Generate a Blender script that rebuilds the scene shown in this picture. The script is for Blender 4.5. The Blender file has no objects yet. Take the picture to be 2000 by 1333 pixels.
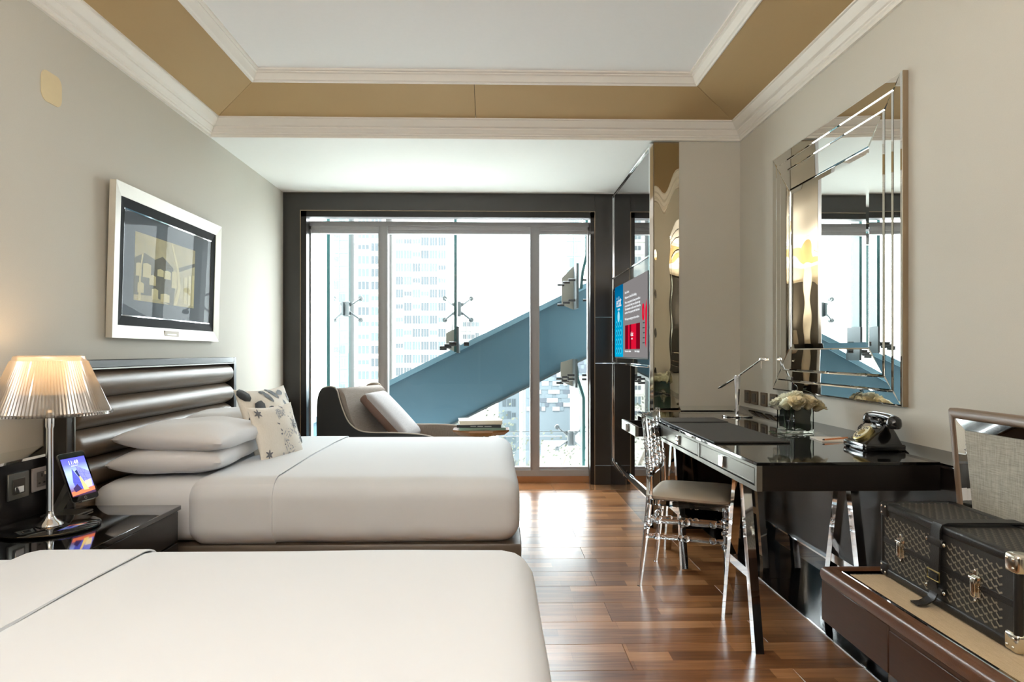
import bpy, bmesh, math, random
from mathutils import Vector, Matrix
from math import sin, cos, pi, radians as R
random.seed(7)
SC = bpy.context.scene
COL = SC.collection

# ------------------------------------------------------------------ camera, world, lights, exposure
cam_d = bpy.data.cameras.new('camera')
cam = bpy.data.objects.new('camera', cam_d); COL.objects.link(cam)
cam_d.sensor_width = 36.0; cam_d.lens = 24.0; cam_d.shift_y = 21.5/2000
cam_d.clip_start = 0.05; cam_d.clip_end = 2000
cam.location = (0, 0, 1.19)
cam.rotation_euler = (R(90), 0, -math.atan(32/1333.0))
SC.camera = cam

w = bpy.data.worlds.new('sky'); SC.world = w; w.use_nodes = True
bg = w.node_tree.nodes['Background']
bg.inputs[0].default_value = (0.93, 0.97, 1.0, 1); bg.inputs[1].default_value = 8.0

sun_d = bpy.data.lights.new('sun', 'SUN'); sun_d.energy = 7.0; sun_d.angle = R(2); sun_d.color = (1, .95, .87)
sun = bpy.data.objects.new('sun', sun_d); COL.objects.link(sun)
sun.rotation_euler = Vector((.35, .55, -.75)).to_track_quat('-Z', 'Y').to_euler()

pd = bpy.data.lights.new('window_portal', 'AREA'); pd.shape = 'RECTANGLE'; pd.size = 2.6; pd.size_y = 2.3
pd.cycles.is_portal = True
po = bpy.data.objects.new('window_portal', pd); COL.objects.link(po)
po.location = (-.42, 6.32, 1.25); po.rotation_euler = (R(-90), 0, 0)

vs = SC.view_settings
SC.display_settings.display_device = 'sRGB'
vs.view_transform = 'Standard'; vs.look = 'None'; vs.gamma = 1; vs.exposure = 1.0; vs.use_curve_mapping = False
cy = SC.cycles
cy.use_denoising = True
cy.max_bounces = 14; cy.diffuse_bounces = 6; cy.glossy_bounces = 8; cy.transmission_bounces = 12; cy.transparent_max_bounces = 24
cy.caustics_reflective = False; cy.caustics_refractive = False
cy.sample_clamp_indirect = 6.0

FILL_DOWN_W = 1.0
FILL_UP_W = 58.0             # watts of each added fill uplighter behind the camera            # watts of each added ceiling fill light

# ------------------------------------------------------------------ materials
def srgb(r, g, b):
    f = lambda c: c/12.92 if c <= .04045 else ((c+.055)/1.055)**2.4
    return (f(r/255), f(g/255), f(b/255), 1)

def mat(name, col, rough=.5, metal=0, var=0, vscale=20, bump=0, bscale=200, coat=0, spec=.5, stretch=None, sheen=0, emit=None, estr=0, coatr=.05):
    m = bpy.data.materials.new(name); m.use_nodes = True
    nt = m.node_tree; b = nt.nodes['Principled BSDF']
    b.inputs['Base Color'].default_value = col
    b.inputs['Roughness'].default_value = rough; b.inputs['Metallic'].default_value = metal
    b.inputs['Coat Weight'].default_value = coat; b.inputs['Coat Roughness'].default_value = coatr
    b.inputs['Specular IOR Level'].default_value = spec
    b.inputs['Sheen Weight'].default_value = sheen
    if emit: b.inputs['Emission Color'].default_value = emit; b.inputs['Emission Strength'].default_value = estr
    tc = nt.nodes.new('ShaderNodeTexCoord'); mp = nt.nodes.new('ShaderNodeMapping')
    nt.links.new(tc.outputs['Object'], mp.inputs[0])
    if stretch: mp.inputs['Scale'].default_value = stretch
    n = nt.nodes.new('ShaderNodeTexNoise'); n.inputs['Scale'].default_value = vscale; n.inputs['Detail'].default_value = 5
    nt.links.new(mp.outputs[0], n.inputs['Vector'])
    mx = nt.nodes.new('ShaderNodeMix'); mx.data_type = 'RGBA'
    mx.inputs[6].default_value = tuple(max(0, c*(1-var)) for c in col[:3])+(1,)
    mx.inputs[7].default_value = tuple(min(1, c*(1+var)) for c in col[:3])+(1,)
    nt.links.new(n.outputs['Fac'], mx.inputs[0]); nt.links.new(mx.outputs[2], b.inputs['Base Color'])
    if bump:
        n2 = nt.nodes.new('ShaderNodeTexNoise'); n2.inputs['Scale'].default_value = bscale; n2.inputs['Detail'].default_value = 3
        nt.links.new(mp.outputs[0], n2.inputs['Vector'])
        bp = nt.nodes.new('ShaderNodeBump'); bp.inputs['Strength'].default_value = bump; bp.inputs['Distance'].default_value = .002
        nt.links.new(n2.outputs['Fac'], bp.inputs['Height']); nt.links.new(bp.outputs[0], b.inputs['Normal'])
    return m

def pane_mat(name, tint, gloss=1.0, ior=1.45):
    """clear sheet: transparent with fresnel reflection, so light passes straight through"""
    m = bpy.data.materials.new(name); m.use_nodes = True; nt = m.node_tree
    nt.nodes.remove(nt.nodes['Principled BSDF']); out = nt.nodes['Material Output']
    t = nt.nodes.new('ShaderNodeBsdfTransparent'); t.inputs[0].default_value = tint
    g = nt.nodes.new('ShaderNodeBsdfGlossy'); g.inputs['Roughness'].default_value = 0.01; g.inputs[0].default_value = (gloss,)*3+(1,)
    f = nt.nodes.new('ShaderNodeFresnel'); f.inputs[0].default_value = ior
    mx = nt.nodes.new('ShaderNodeMixShader')
    ge = nt.nodes.new('ShaderNodeNewGeometry'); iv = nt.nodes.new('ShaderNodeMath'); iv.operation = 'SUBTRACT'; iv.inputs[0].default_value = 1
    ml = nt.nodes.new('ShaderNodeMath'); ml.operation = 'MULTIPLY'      # reflect at the outer faces only: a thin sheet has no inner total reflection
    nt.links.new(ge.outputs['Backfacing'], iv.inputs[1]); nt.links.new(iv.outputs[0], ml.inputs[0]); nt.links.new(f.outputs[0], ml.inputs[1])
    nt.links.new(ml.outputs[0], mx.inputs[0]); nt.links.new(t.outputs[0], mx.inputs[1]); nt.links.new(g.outputs[0], mx.inputs[2])
    nt.links.new(mx.outputs[0], out.inputs[0]); return m

def glass_mat(name, col, ior=1.45, rough=0):
    m = bpy.data.materials.new(name); m.use_nodes = True; nt = m.node_tree
    nt.nodes.remove(nt.nodes['Principled BSDF']); out = nt.nodes['Material Output']
    g = nt.nodes.new('ShaderNodeBsdfGlass'); g.inputs['Color'].default_value = col; g.inputs['IOR'].default_value = ior; g.inputs['Roughness'].default_value = rough
    nt.links.new(g.outputs[0], out.inputs[0]); return m

def emat(name, col, s):
    m = bpy.data.materials.new(name); m.use_nodes = True; nt = m.node_tree
    nt.nodes.remove(nt.nodes['Principled BSDF']); e = nt.nodes.new('ShaderNodeEmission')
    e.inputs[0].default_value = col; e.inputs[1].default_value = s
    nt.links.new(e.outputs[0], nt.nodes['Material Output'].inputs[0]); return m

def screen_grad(name, stops, s, size):
    """lit screen picture: vertical colour ramp in object space"""
    m = emat(name, (1, 1, 1, 1), s); nt = m.node_tree; e = [n for n in nt.nodes if n.type == 'EMISSION'][0]
    tc = nt.nodes.new('ShaderNodeTexCoord'); sp = nt.nodes.new('ShaderNodeSeparateXYZ')
    rp = nt.nodes.new('ShaderNodeValToRGB'); mr = nt.nodes.new('ShaderNodeMapRange')
    mr.inputs[1].default_value = -size/2; mr.inputs[2].default_value = size/2
    nt.links.new(tc.outputs['Object'], sp.inputs[0]); nt.links.new(sp.outputs[1], mr.inputs[0]); nt.links.new(mr.outputs[0], rp.inputs[0])
    cr = rp.color_ramp
    while len(cr.elements) < len(stops): cr.elements.new(.5)
    for el, (p, c) in zip(cr.elements, stops): el.position = p; el.color = c
    nt.links.new(rp.outputs[0], e.inputs[0]); return m

def wood_floor():
    m = mat('walnut plank', (.1, .04, .02, 1), .2); nt = m.node_tree; b = nt.nodes['Principled BSDF']
    N, L = nt.nodes.new, nt.links.new
    for l in list(b.inputs['Base Color'].links): nt.links.remove(l)
    tc = N('ShaderNodeTexCoord'); oi = N('ShaderNodeObjectInfo')
    sc = N('ShaderNodeVectorMath'); sc.operation = 'MULTIPLY_ADD'
    cmb = N('ShaderNodeCombineXYZ'); ml = N('ShaderNodeMath'); ml.operation = 'MULTIPLY'; ml.inputs[1].default_value = 37.0
    L(oi.outputs['Random'], ml.inputs[0]); L(ml.outputs[0], cmb.inputs[0]); L(ml.outputs[0], cmb.inputs[2])
    ad = N('ShaderNodeVectorMath'); ad.operation = 'ADD'
    L(tc.outputs['Object'], ad.inputs[0]); L(cmb.outputs[0], ad.inputs[1])
    br = N('ShaderNodeTexBrick'); br.offset = .37; br.inputs['Scale'].default_value = 1
    br.inputs['Mortar Size'].default_value = .0006; br.inputs['Brick Width'].default_value = .42; br.inputs['Row Height'].default_value = .0767
    br.inputs['Color1'].default_value = (0, 0, 0, 1); br.inputs['Color2'].default_value = (1, 1, 1, 1); br.inputs['Mortar'].default_value = (.1, .1, .1, 1)
    off = N('ShaderNodeVectorMath'); off.operation = 'ADD'; off.inputs[1].default_value = (10, .115+.0767*4, 0)
    xo = N('ShaderNodeCombineXYZ'); L(ml.outputs[0], xo.inputs[0])
    a2 = N('ShaderNodeVectorMath'); a2.operation = 'ADD'
    L(tc.outputs['Object'], off.inputs[0]); L(off.outputs[0], a2.inputs[0]); L(xo.outputs[0], a2.inputs[1]); L(a2.outputs[0], br.inputs['Vector'])
    mp = N('ShaderNodeMapping'); mp.inputs['Scale'].default_value = (1.6, 26, 26); L(ad.outputs[0], mp.inputs[0])
    ns = N('ShaderNodeTexNoise'); ns.inputs['Scale'].default_value = 2.2; ns.inputs['Detail'].default_value = 8; ns.inputs['Distortion'].default_value = .6
    L(mp.outputs[0], ns.inputs['Vector'])
    mx = N('ShaderNodeMix'); mx.inputs[0].default_value = .42   # float mix of brick tone and grain
    s1 = N('ShaderNodeSeparateColor'); L(br.outputs['Color'], s1.inputs[0])
    L(ns.outputs['Fac'], mx.inputs[2]); L(s1.outputs[0], mx.inputs[3])
    rp = N('ShaderNodeValToRGB'); L(mx.outputs[0], rp.inputs[0])
    cr = rp.color_ramp; cr.elements.new(.5); cr.elements.new(.7)
    for el, (p, c) in zip(cr.elements, [(.12, srgb(84, 48, 25)), (.38, srgb(128, 83, 48)), (.6, srgb(166, 115, 72)), (.9, srgb(200, 150, 104))]):
        el.position = p; el.color = c
    L(rp.outputs[0], b.inputs['Base Color'])
    b.inputs['Roughness'].default_value = .3; b.inputs['Specular IOR Level'].default_value = .42; b.inputs['Coat Weight'].default_value = .16; b.inputs['Coat Roughness'].default_value = .16
    return m

def fabric(name, c1, c2, scale=900, bump=.3, rough=.9, sheen=.2):
    """woven cloth: two crossed wave sets"""
    m = mat(name, c1, rough, var=.1, vscale=30, sheen=sheen); nt = m.node_tree; b = nt.nodes['Principled BSDF']
    N, L = nt.nodes.new, nt.links.new
    tc = N('ShaderNodeTexCoord')
    hs = []
    for k, s in enumerate(((1, 1, .05), (1, .05, 1))):
        mp = N('ShaderNodeMapping'); mp.inputs['Scale'].default_value = s; L(tc.outputs['Object'], mp.inputs[0])
        n = N('ShaderNodeTexNoise'); n.inputs['Scale'].default_value = scale; n.inputs['Detail'].default_value = 2; L(mp.outputs[0], n.inputs['Vector']); hs.append(n)
    ad = N('ShaderNodeMath'); ad.operation = 'ADD'; L(hs[0].outputs['Fac'], ad.inputs[0]); L(hs[1].outputs['Fac'], ad.inputs[1])
    mr = N('ShaderNodeMapRange'); mr.inputs[1].default_value = .7; mr.inputs[2].default_value = 1.3; L(ad.outputs[0], mr.inputs[0])
    mx = N('ShaderNodeMix'); mx.data_type = 'RGBA'; mx.inputs[6].default_value = c1; mx.inputs[7].default_value = c2; L(mr.outputs[0], mx.inputs[0])
    for l in list(b.inputs['Base Color'].links): nt.links.remove(l)
    L(mx.outputs[2], b.inputs['Base Color'])
    bp = N('ShaderNodeBump'); bp.inputs['Strength'].default_value = bump; bp.inputs['Distance'].default_value = .001; L(ad.outputs[0], bp.inputs['Height']); L(bp.outputs[0], b.inputs['Normal'])
    return m

M = dict(
    wallpaper=mat('woven wallpaper', srgb(203, 199, 188), .75, var=.05, vscale=260, bump=.25, bscale=500),
    paint=mat('ceiling paint', srgb(242, 242, 242), .8, var=.015, vscale=40),
    soffit=mat('soffit paint', srgb(244, 246, 243), .7, var=.01, vscale=20),
    plaster=mat('white moulding', srgb(236, 232, 224), .55, var=.015, vscale=30),
    tan=mat('tan cove fabric', srgb(180, 152, 106), .7, var=.05, vscale=500, bump=.2, bscale=700),
    dark=mat('dark lacquered veneer', srgb(25, 21, 19), .28, var=.25, vscale=12, stretch=(1, 1, 8), coat=.12, spec=.35),
    trimdark=mat('dark bronze wall panel', srgb(42, 39, 35), .36, var=.1, vscale=6, coat=.15),
    black=mat('black gloss lacquer', srgb(10, 10, 10), .06, var=.2, coat=.5, coatr=.02),
    blackstone=mat('polished black stone', srgb(16, 15, 15), .08, var=.4, vscale=5),
    bronze=mat('polished brown stone', srgb(170, 120, 80), .05, var=.15, vscale=6, coat=1, coatr=.02, spec=1),
    floor=wood_floor(),
    sub=mat('floor joint', srgb(30, 16, 10), .6),
    alu=mat('anodised aluminium', srgb(168, 168, 170), .45, var=.03),
    chrome=mat('chrome', (.82, .83, .84, 1), .05, metal=1),
    steel=mat('brushed steel', (.29, .285, .26, 1), .38, metal=1, var=.08, vscale=60, stretch=(1, 12, 1)),
    mirror=mat('silvered mirror', (.86, .88, .86, 1), .0, metal=1),
    mirrordark=mat('smoked mirror', (.30, .30, .30, 1), .015, metal=1),
    mirrorbronze=mat('champagne mirror', (.46, .40, .30, 1), .01, metal=1),
    champagne=mat('champagne frame edge', srgb(150, 132, 108), .35, metal=.3),
    silverleaf=mat('silver leaf frame', srgb(206, 202, 190), .45, metal=.2, var=.04, vscale=90, bump=.15, bscale=150),
    linen=mat('white cotton', srgb(219, 222, 226), .85, var=.012, vscale=6, bump=.06, bscale=8, sheen=.1),
    pillow=mat('white pillow cotton', srgb(224, 224, 226), .85, var=.01, vscale=9, bump=.25, bscale=7, sheen=.1),
    leather=mat('bronze leather', srgb(106, 89, 71), .4, var=.14, vscale=14, bump=.3, bscale=260, coat=.08, coatr=.3),
    leatherbrown=mat('chestnut leather', srgb(94, 62, 42), .34, var=.16, vscale=10, bump=.25, bscale=300, coat=.1),
    leathertaupe=mat('taupe leather', srgb(118, 98, 80), .38, var=.12, vscale=12, bump=.2, bscale=300),
    bedbase=mat('brown bed base leather', srgb(86, 74, 62), .4, var=.1, vscale=12, bump=.2, bscale=240),
    walnut=mat('dark walnut veneer', srgb(62, 40, 27), .38, var=.22, vscale=9, stretch=(14, 1.2, 14), spec=.25),
    rattan=fabric('beige woven seat', srgb(196, 172, 134), srgb(168, 144, 106), 700, .6),
    tweed=fabric('grey linen weave', srgb(186, 184, 172), srgb(142, 140, 128), 500, .5),
    chaisecloth=fabric('grey brown wool', srgb(156, 144, 134), srgb(124, 112, 102), 500, .3),
    cushgrey=fabric('mid grey wool', srgb(184, 180, 180), srgb(154, 150, 150), 500, .3),
    cushpipe=mat('brown cushion side', srgb(112, 86, 74), .8),
    opal=None,
    shell=mat('dark chaise shell', srgb(38, 36, 33), .5, var=.1),
    piping=mat('light piping', srgb(190, 178, 164), .6),
    cushcream=fabric('cream cushion linen', srgb(240, 234, 224), srgb(226, 219, 206), 600, .3),
    sequin=mat('black sequins', srgb(26, 25, 24), .6, var=.6, vscale=160, bump=.8, bscale=320),
    printgrey=mat('grey floral print', srgb(120, 120, 124), .8, var=.2, vscale=90),
    printlight=mat('pale grey floral print', srgb(176, 176, 178), .85, var=.2, vscale=90),
    tube=mat('black plastic', srgb(18, 18, 18), .35),
    rubber=mat('matt black leatherette', srgb(40, 37, 32), .55, var=.12, vscale=200, bump=.2, bscale=400),
    bakelite=mat('black bakelite', srgb(12, 12, 12), .14, coat=.4),
    brass=mat('aged brass', srgb(190, 170, 110), .3, metal=.8, var=.1),
    nickel=mat('nickel hardware', (.78, .74, .66, 1), .16, metal=1),
    cream=mat('cream enamel', srgb(226, 220, 190), .4),
    paper=mat('white paper', srgb(236, 228, 216), .8),
    cover=mat('black book cover', srgb(22, 22, 24), .4),
    covergreen=mat('green grey book cover', srgb(120, 146, 128), .5),
    covercream=mat('cream book cover', srgb(232, 222, 200), .5),
    pencil=mat('orange pencil', srgb(222, 148, 98), .5),
    graphite=mat('graphite', srgb(40, 40, 40), .4),
    trunkcloth=mat('charcoal coated canvas', srgb(40, 39, 37), .5, var=.15, vscale=180, bump=.3, bscale=500),
    chevron=mat('grey printed chevrons', srgb(136, 130, 114), .45),
    chevrondark=mat('dim printed chevrons', srgb(88, 82, 72), .45),
    trunkleather=mat('black trunk leather', srgb(26, 25, 24), .38, var=.12, vscale=40, bump=.3, bscale=300),
    seatleather=mat('stone leather seat', srgb(190, 178, 160), .45, var=.06, vscale=9, bump=.15, bscale=300),
    leaf=mat('dark green leaf', srgb(48, 76, 40), .4, var=.35, vscale=40),
    vine=mat('dark vine', srgb(40, 52, 30), .5),
    acrylic=glass_mat('clear acrylic', (.985, .985, .985, 1), 1.42),
    vase=pane_mat('vase glass', (.93, .97, .94, 1), .95, 1.5),
    vaseglass=glass_mat('thick vase base glass', (.975, .99, .98, 1), 1.45),
    window=pane_mat('window glass', (.975, .99, .985, 1), .5, 1.3),
    facade=pane_mat('facade glass', (.975, .99, .99, 1), .5, 1.3),
    picglass=pane_mat('picture glass', (.96, .97, .97, 1), .5, 1.13),
    fin=mat('green edged glass fin', srgb(44, 74, 74), .25, spec=.3),
    spider=mat('grey facade casting', srgb(50, 58, 60), .5),
    bracket=mat('cream bracket paint', srgb(112, 110, 100), .6),
    beam=mat('steel blue cladding', srgb(50, 78, 90), .4, var=.08, vscale=1.2),
    beamedge=mat('pale blue cladding edge', srgb(84, 114, 126), .4),
    mat_grey=mat('slate picture mount', srgb(62, 66, 74), .7, var=.05, vscale=200),
    matblack=mat('black picture mount', srgb(15, 15, 15), .7, var=.2, vscale=200, spec=.12),
    plate=mat('beige wall blot', srgb(222, 204, 164), .7, var=.03, vscale=60),
    socket_white=mat('pale socket plate', srgb(176, 170, 170), .4),
    socket_grey=mat('grey socket insert', srgb(112, 108, 106), .4),
    bronzeplate=mat('bronze switch plate', srgb(108, 94, 78), .3, metal=.6, var=.05),
    bronzedark=mat('dark switch insert', srgb(62, 56, 50), .3),
    bulb=emat('warm bulb', (1, .62, .28, 1), 8),
    downdisc=emat('downlight lens', (1, .9, .75, 1), 6),
    tower=mat('pale tower stone', srgb(112, 112, 110), .8, var=.03, vscale=.2),
    tower2=mat('beige tower stone', srgb(112, 111, 106), .8, var=.03, vscale=.2),
    towerglass=mat('tower window glass', srgb(40, 54, 58), .35, var=.5, vscale=.13),
    towerglassdark=mat('dark tower window glass', srgb(22, 34, 40), .35, var=.3, vscale=.2),
    towerteal=mat('teal tower glass', srgb(62, 92, 92), .35, var=.3, vscale=.1),
    pixel_a=mat('pale cladding panel', srgb(104, 110, 112), .7), pixel_b=mat('mid grey cladding panel', srgb(56, 66, 72), .7),
    pixel_c=mat('slate cladding panel', srgb(36, 44, 52), .7),
    ground=mat('pale street', srgb(196, 196, 190), .9, var=.15, vscale=.08),
    tree=mat('pale tree foliage', srgb(50, 54, 44), .9, var=.3, vscale=1.5),
    bark=mat('grey bark', srgb(80, 72, 62), .9),
)
# lamp shade: fluted clear/silvered glass that passes the bulb's glow
def shade_mat():
    m = bpy.data.materials.new('fluted silvered glass shade'); m.use_nodes = True; nt = m.node_tree
    nt.nodes.remove(nt.nodes['Principled BSDF']); out = nt.nodes['Material Output']; N, L = nt.nodes.new, nt.links.new
    tr = N('ShaderNodeBsdfTranslucent'); tr.inputs[0].default_value = (.7, .64, .56, 1)
    tp = N('ShaderNodeBsdfTransparent'); tp.inputs[0].default_value = (.92, .88, .84, 1)
    g = N('ShaderNodeBsdfGlossy'); g.inputs[0].default_value = (.9, .88, .86, 1); g.inputs['Roughness'].default_value = .12
    d = N('ShaderNodeBsdfDiffuse'); d.inputs[0].default_value = (.32, .30, .28, 1)
    a = N('ShaderNodeMixShader'); a.inputs[0].default_value = .55; L(tr.outputs[0], a.inputs[1]); L(tp.outputs[0], a.inputs[2])
    c = N('ShaderNodeMixShader'); c.inputs[0].default_value = .5; L(g.outputs[0], c.inputs[1]); L(d.outputs[0], c.inputs[2])
    b = N('ShaderNodeMixShader'); b.inputs[0].default_value = .5; L(a.outputs[0], b.inputs[1]); L(c.outputs[0], b.inputs[2])
    L(b.outputs[0], out.inputs[0]); return m
M['shade'] = shade_mat()
def opal_mat():
    m = bpy.data.materials.new('opal inner glass'); m.use_nodes = True; nt = m.node_tree
    nt.nodes.remove(nt.nodes['Principled BSDF']); N, L = nt.nodes.new, nt.links.new
    tr = N('ShaderNodeBsdfTranslucent'); tr.inputs[0].default_value = (.86, .82, .76, 1)
    d = N('ShaderNodeBsdfDiffuse'); d.inputs[0].default_value = (.5, .47, .42, 1)
    a = N('ShaderNodeMixShader'); a.inputs[0].default_value = .35; L(tr.outputs[0], a.inputs[1]); L(d.outputs[0], a.inputs[2]); L(a.outputs[0], nt.nodes['Material Output'].inputs[0]); return m
M['opal'] = opal_mat()
def petal_mat(name, col):
    m = mat(name, col, .6, var=.05, vscale=60); nt = m.node_tree; b = nt.nodes['Principled BSDF']; N, L = nt.nodes.new, nt.links.new
    tr = N('ShaderNodeBsdfTranslucent'); tr.inputs[0].default_value = tuple(min(1, c*1.0) for c in col[:3])+(1,)
    a = N('ShaderNodeMixShader'); a.inputs[0].default_value = .45; L(b.outputs[0], a.inputs[1]); L(tr.outputs[0], a.inputs[2]); L(a.outputs[0], nt.nodes['Material Output'].inputs[0]); return m
M['rose'] = petal_mat('ivory rose petal', srgb(255, 253, 240)); M['rosewarm'] = petal_mat('cream rose petal', srgb(255, 247, 226))

# ------------------------------------------------------------------ mesh helpers
def bm_(): return bmesh.new()

def bx(bm, x0, x1, y0, y1, z0, z1, bev=0, seg=1):
    mtx = Matrix.Translation(((x0+x1)/2, (y0+y1)/2, (z0+z1)/2)) @ Matrix.Diagonal((abs(x1-x0), abs(y1-y0), abs(z1-z0), 1))
    vs_ = bmesh.ops.create_cube(bm, size=1, matrix=mtx)['verts']
    if bev:
        es = list({e for v in vs_ for e in v.link_edges})
        bmesh.ops.bevel(bm, geom=es, offset=bev, segments=seg, affect='EDGES', profile=.5)
    return bm

def BX(*a, **k): return bx(bm_(), *a, **k)

def cyl(bm, p0, p1, r0, r1=None, seg=16, cap=True):
    p0, p1 = Vector(p0), Vector(p1); d = p1-p0; r1 = r0 if r1 is None else r1
    mtx = Matrix.Translation((p0+p1)/2) @ d.to_track_quat('Z', 'Y').to_matrix().to_4x4()
    bmesh.ops.create_cone(bm, cap_ends=cap, segments=seg, radius1=r0, radius2=r1, depth=d.length, matrix=mtx); return bm

def ball(bm, c, r, sx=1, sy=1, sz=1, u=16, v=10):
    bmesh.ops.create_uvsphere(bm, u_segments=u, v_segments=v, radius=r, matrix=Matrix.Translation(c) @ Matrix.Diagonal((sx, sy, sz, 1))); return bm

def lathe(bm, prof, c=(0, 0, 0), seg=32, mtx=None, close=False):
    rings = []
    base = Matrix.Translation(c) if mtx is None else mtx
    for r, z in prof:
        rings.append([bm.verts.new(base @ Vector((r*cos(2*pi*k/seg), r*sin(2*pi*k/seg), z))) for k in range(seg)] if r > 1e-6 else [bm.verts.new(base @ Vector((0, 0, z)))])
    pairs = list(zip(rings, rings[1:])) + ([(rings[-1], rings[0])] if close else [])
    for a, b in pairs:
        for k in range(seg):
            k2 = (k+1) % seg
            if len(a) == 1 and len(b) == 1: continue
            if len(a) == 1: bm.faces.new((a[0], b[k], b[k2]))
            elif len(b) == 1: bm.faces.new((a[k], a[k2], b[0]))
            else: bm.faces.new((a[k], a[k2], b[k2], b[k]))
    return bm

def along(p0, p1):
    p0, p1 = Vector(p0), Vector(p1)
    return Matrix.Translation(p0) @ (p1-p0).to_track_quat('Z', 'Y').to_matrix().to_4x4()

def tube(bm, pts, r, seg=8, closed=False, cap=True):
    pts = [Vector(p) for p in pts]; n = len(pts); rs = r if isinstance(r, (list, tuple)) else [r]*n
    rings = []; up = None
    for i, p in enumerate(pts):
        a = pts[(i-1) % n] if (i or closed) else p; b = pts[(i+1) % n] if (i < n-1 or closed) else p
        t = (b-a).normalized()
        if up is None: up = Vector((0, 0, 1)) if abs(t.z) < .9 else Vector((1, 0, 0))
        s = t.cross(up)
        if s.length < 1e-5: s = t.orthogonal()
        s.normalize(); up = s.cross(t).normalized()
        rings.append([bm.verts.new(p + rs[i]*(cos(2*pi*k/seg)*s + sin(2*pi*k/seg)*up)) for k in range(seg)])
    for i in range(n if closed else n-1):
        a, b = rings[i], rings[(i+1) % n]
        for k in range(seg): bm.faces.new((a[k], a[(k+1) % seg], b[(k+1) % seg], b[k]))
    if cap and not closed: bm.faces.new(rings[0][::-1]); bm.faces.new(rings[-1])
    return bm

def prism(bm, poly, vec):
    """extrude a planar polygon (3D points) along vec"""
    vec = Vector(vec); a = [bm.verts.new(p) for p in poly]; b = [bm.verts.new(Vector(p)+vec) for p in poly]; n = len(a)
    bm.faces.new(a[::-1]); bm.faces.new(b)
    for k in range(n): bm.faces.new((a[k], a[(k+1) % n], b[(k+1) % n], b[k]))
    return bm

def quad(bm, pts): bm.faces.new([bm.verts.new(p) for p in pts]); return bm

def grid(bm, f, nu, nv, wrapu=False):
    vv = [[bm.verts.new(f(i/nu, j/nv)) for j in range(nv+1)] for i in range(nu if wrapu else nu+1)]
    for i in range(nu):
        for j in range(nv):
            a, b = vv[i], vv[(i+1) % len(vv)]
            bm.faces.new((a[j], b[j], b[j+1], a[j+1]))
    return bm

def round_box(bm, x0, x1, y0, y1, z0, z1, r, n=10, puff=0, noise=0, bulge=0):
    """soft box: subdivided cube with rounded edges and a crowned top"""
    tmp = bmesh.new(); bmesh.ops.create_cube(tmp, size=2)
    bmesh.ops.subdivide_edges(tmp, edges=tmp.edges[:], cuts=n, use_grid_fill=True)
    cx, cy_, cz = (x0+x1)/2, (y0+y1)/2, (z0+z1)/2; hx, hy, hz = (x1-x0)/2, (y1-y0)/2, (z1-z0)/2
    ss = lambda t: math.copysign(1-(1-abs(t))**1.7, t)
    for v in tmp.verts:
        u = Vector((ss(v.co.x), ss(v.co.y), ss(v.co.z)))
        p = Vector((u.x*hx, u.y*hy, u.z*hz))
        rr = min(r, hx, hy, hz)
        q = Vector((max(-hx+rr, min(hx-rr, p.x)), max(-hy+rr, min(hy-rr, p.y)), max(-hz+rr, min(hz-rr, p.z))))
        d = p-q
        if d.length > 1e-6:
            m_ = max(abs(d.x), abs(d.y), abs(d.z)); p = q + d.normalized()*min(rr, m_)
        if p.z > 0: p.z += puff*(1-u.x**2)*(1-u.y**2)
        k = 1+bulge*(1-u.z**2); p.x *= k; p.y *= k
        if noise:
            s_ = sin(7*p.x+3*p.y)*cos(5*p.y-2*p.z)+.6*sin(13*p.x-4*p.z+1)*cos(11*p.y+2)
            p += noise*s_*p.normalized()
        v.co = p+Vector((cx, cy_, cz))
    me = bpy.data.meshes.new('t'); tmp.to_mesh(me); tmp.free(); bm.from_mesh(me); bpy.data.meshes.remove(me); return bm

def pillow(bm, w, h, t, n=16, ear=.05, pw=.42, flop=0):
    """pillow lying in local XY, thickness along Z"""
    for s in (1, -1):
        def f(a, b):
            u, v = 2*a-1, 2*b-1
            u, v = math.copysign(1-(1-abs(u))**1.5, u), math.copysign(1-(1-abs(v))**1.5, v)
            x = w/2*u*(1-ear*(1-v*v)); y = h/2*v*(1-ear*(1-u*u))
            z = s*t/2*(max(0, (1-u**2)*(1-v**2)))**pw*(1+.06*sin(5*u+2*v)+.05*sin(7*v-3*u))
            return Vector((x, y, z - flop*(u*u)))
        grid(bm, f if s > 0 else (lambda a, b: f(1-a, b)), n, n)
    bmesh.ops.remove_doubles(bm, verts=bm.verts[:], dist=1e-5); return bm

def wm(o):
    m_ = o.matrix_basis.copy()
    while o.parent is not None: o = o.parent; m_ = o.matrix_basis @ m_
    return m_

def obj(name, bm, m, parent=None, smooth=True, world=True, ang=38, origin=None):
    """link bm as ONE mesh object; bm in world coordinates (or parent-local with world=False)"""
    bmesh.ops.recalc_face_normals(bm, faces=bm.faces[:])
    me = bpy.data.meshes.new(name); o = bpy.data.objects.new(name, me); COL.objects.link(o)
    if origin is not None:
        o.location = origin; bm.transform(Matrix.Translation(-Vector(origin)))
    if parent is not None:
        if world: bm.transform(wm(parent).inverted())
        o.parent = parent
    bm.to_mesh(me); bm.free()
    for mm in (m if isinstance(m, (list, tuple)) else [m]): me.materials.append(mm)
    if smooth:
        me.shade_smooth(); me.set_sharp_from_angle(angle=R(ang))
    return o

def tag(o, label=None, cat=None, group=None, kind=None):
    if label: o['label'] = label
    if cat: o['category'] = cat
    if group: o['group'] = group
    if kind: o['kind'] = kind
    return o

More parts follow.
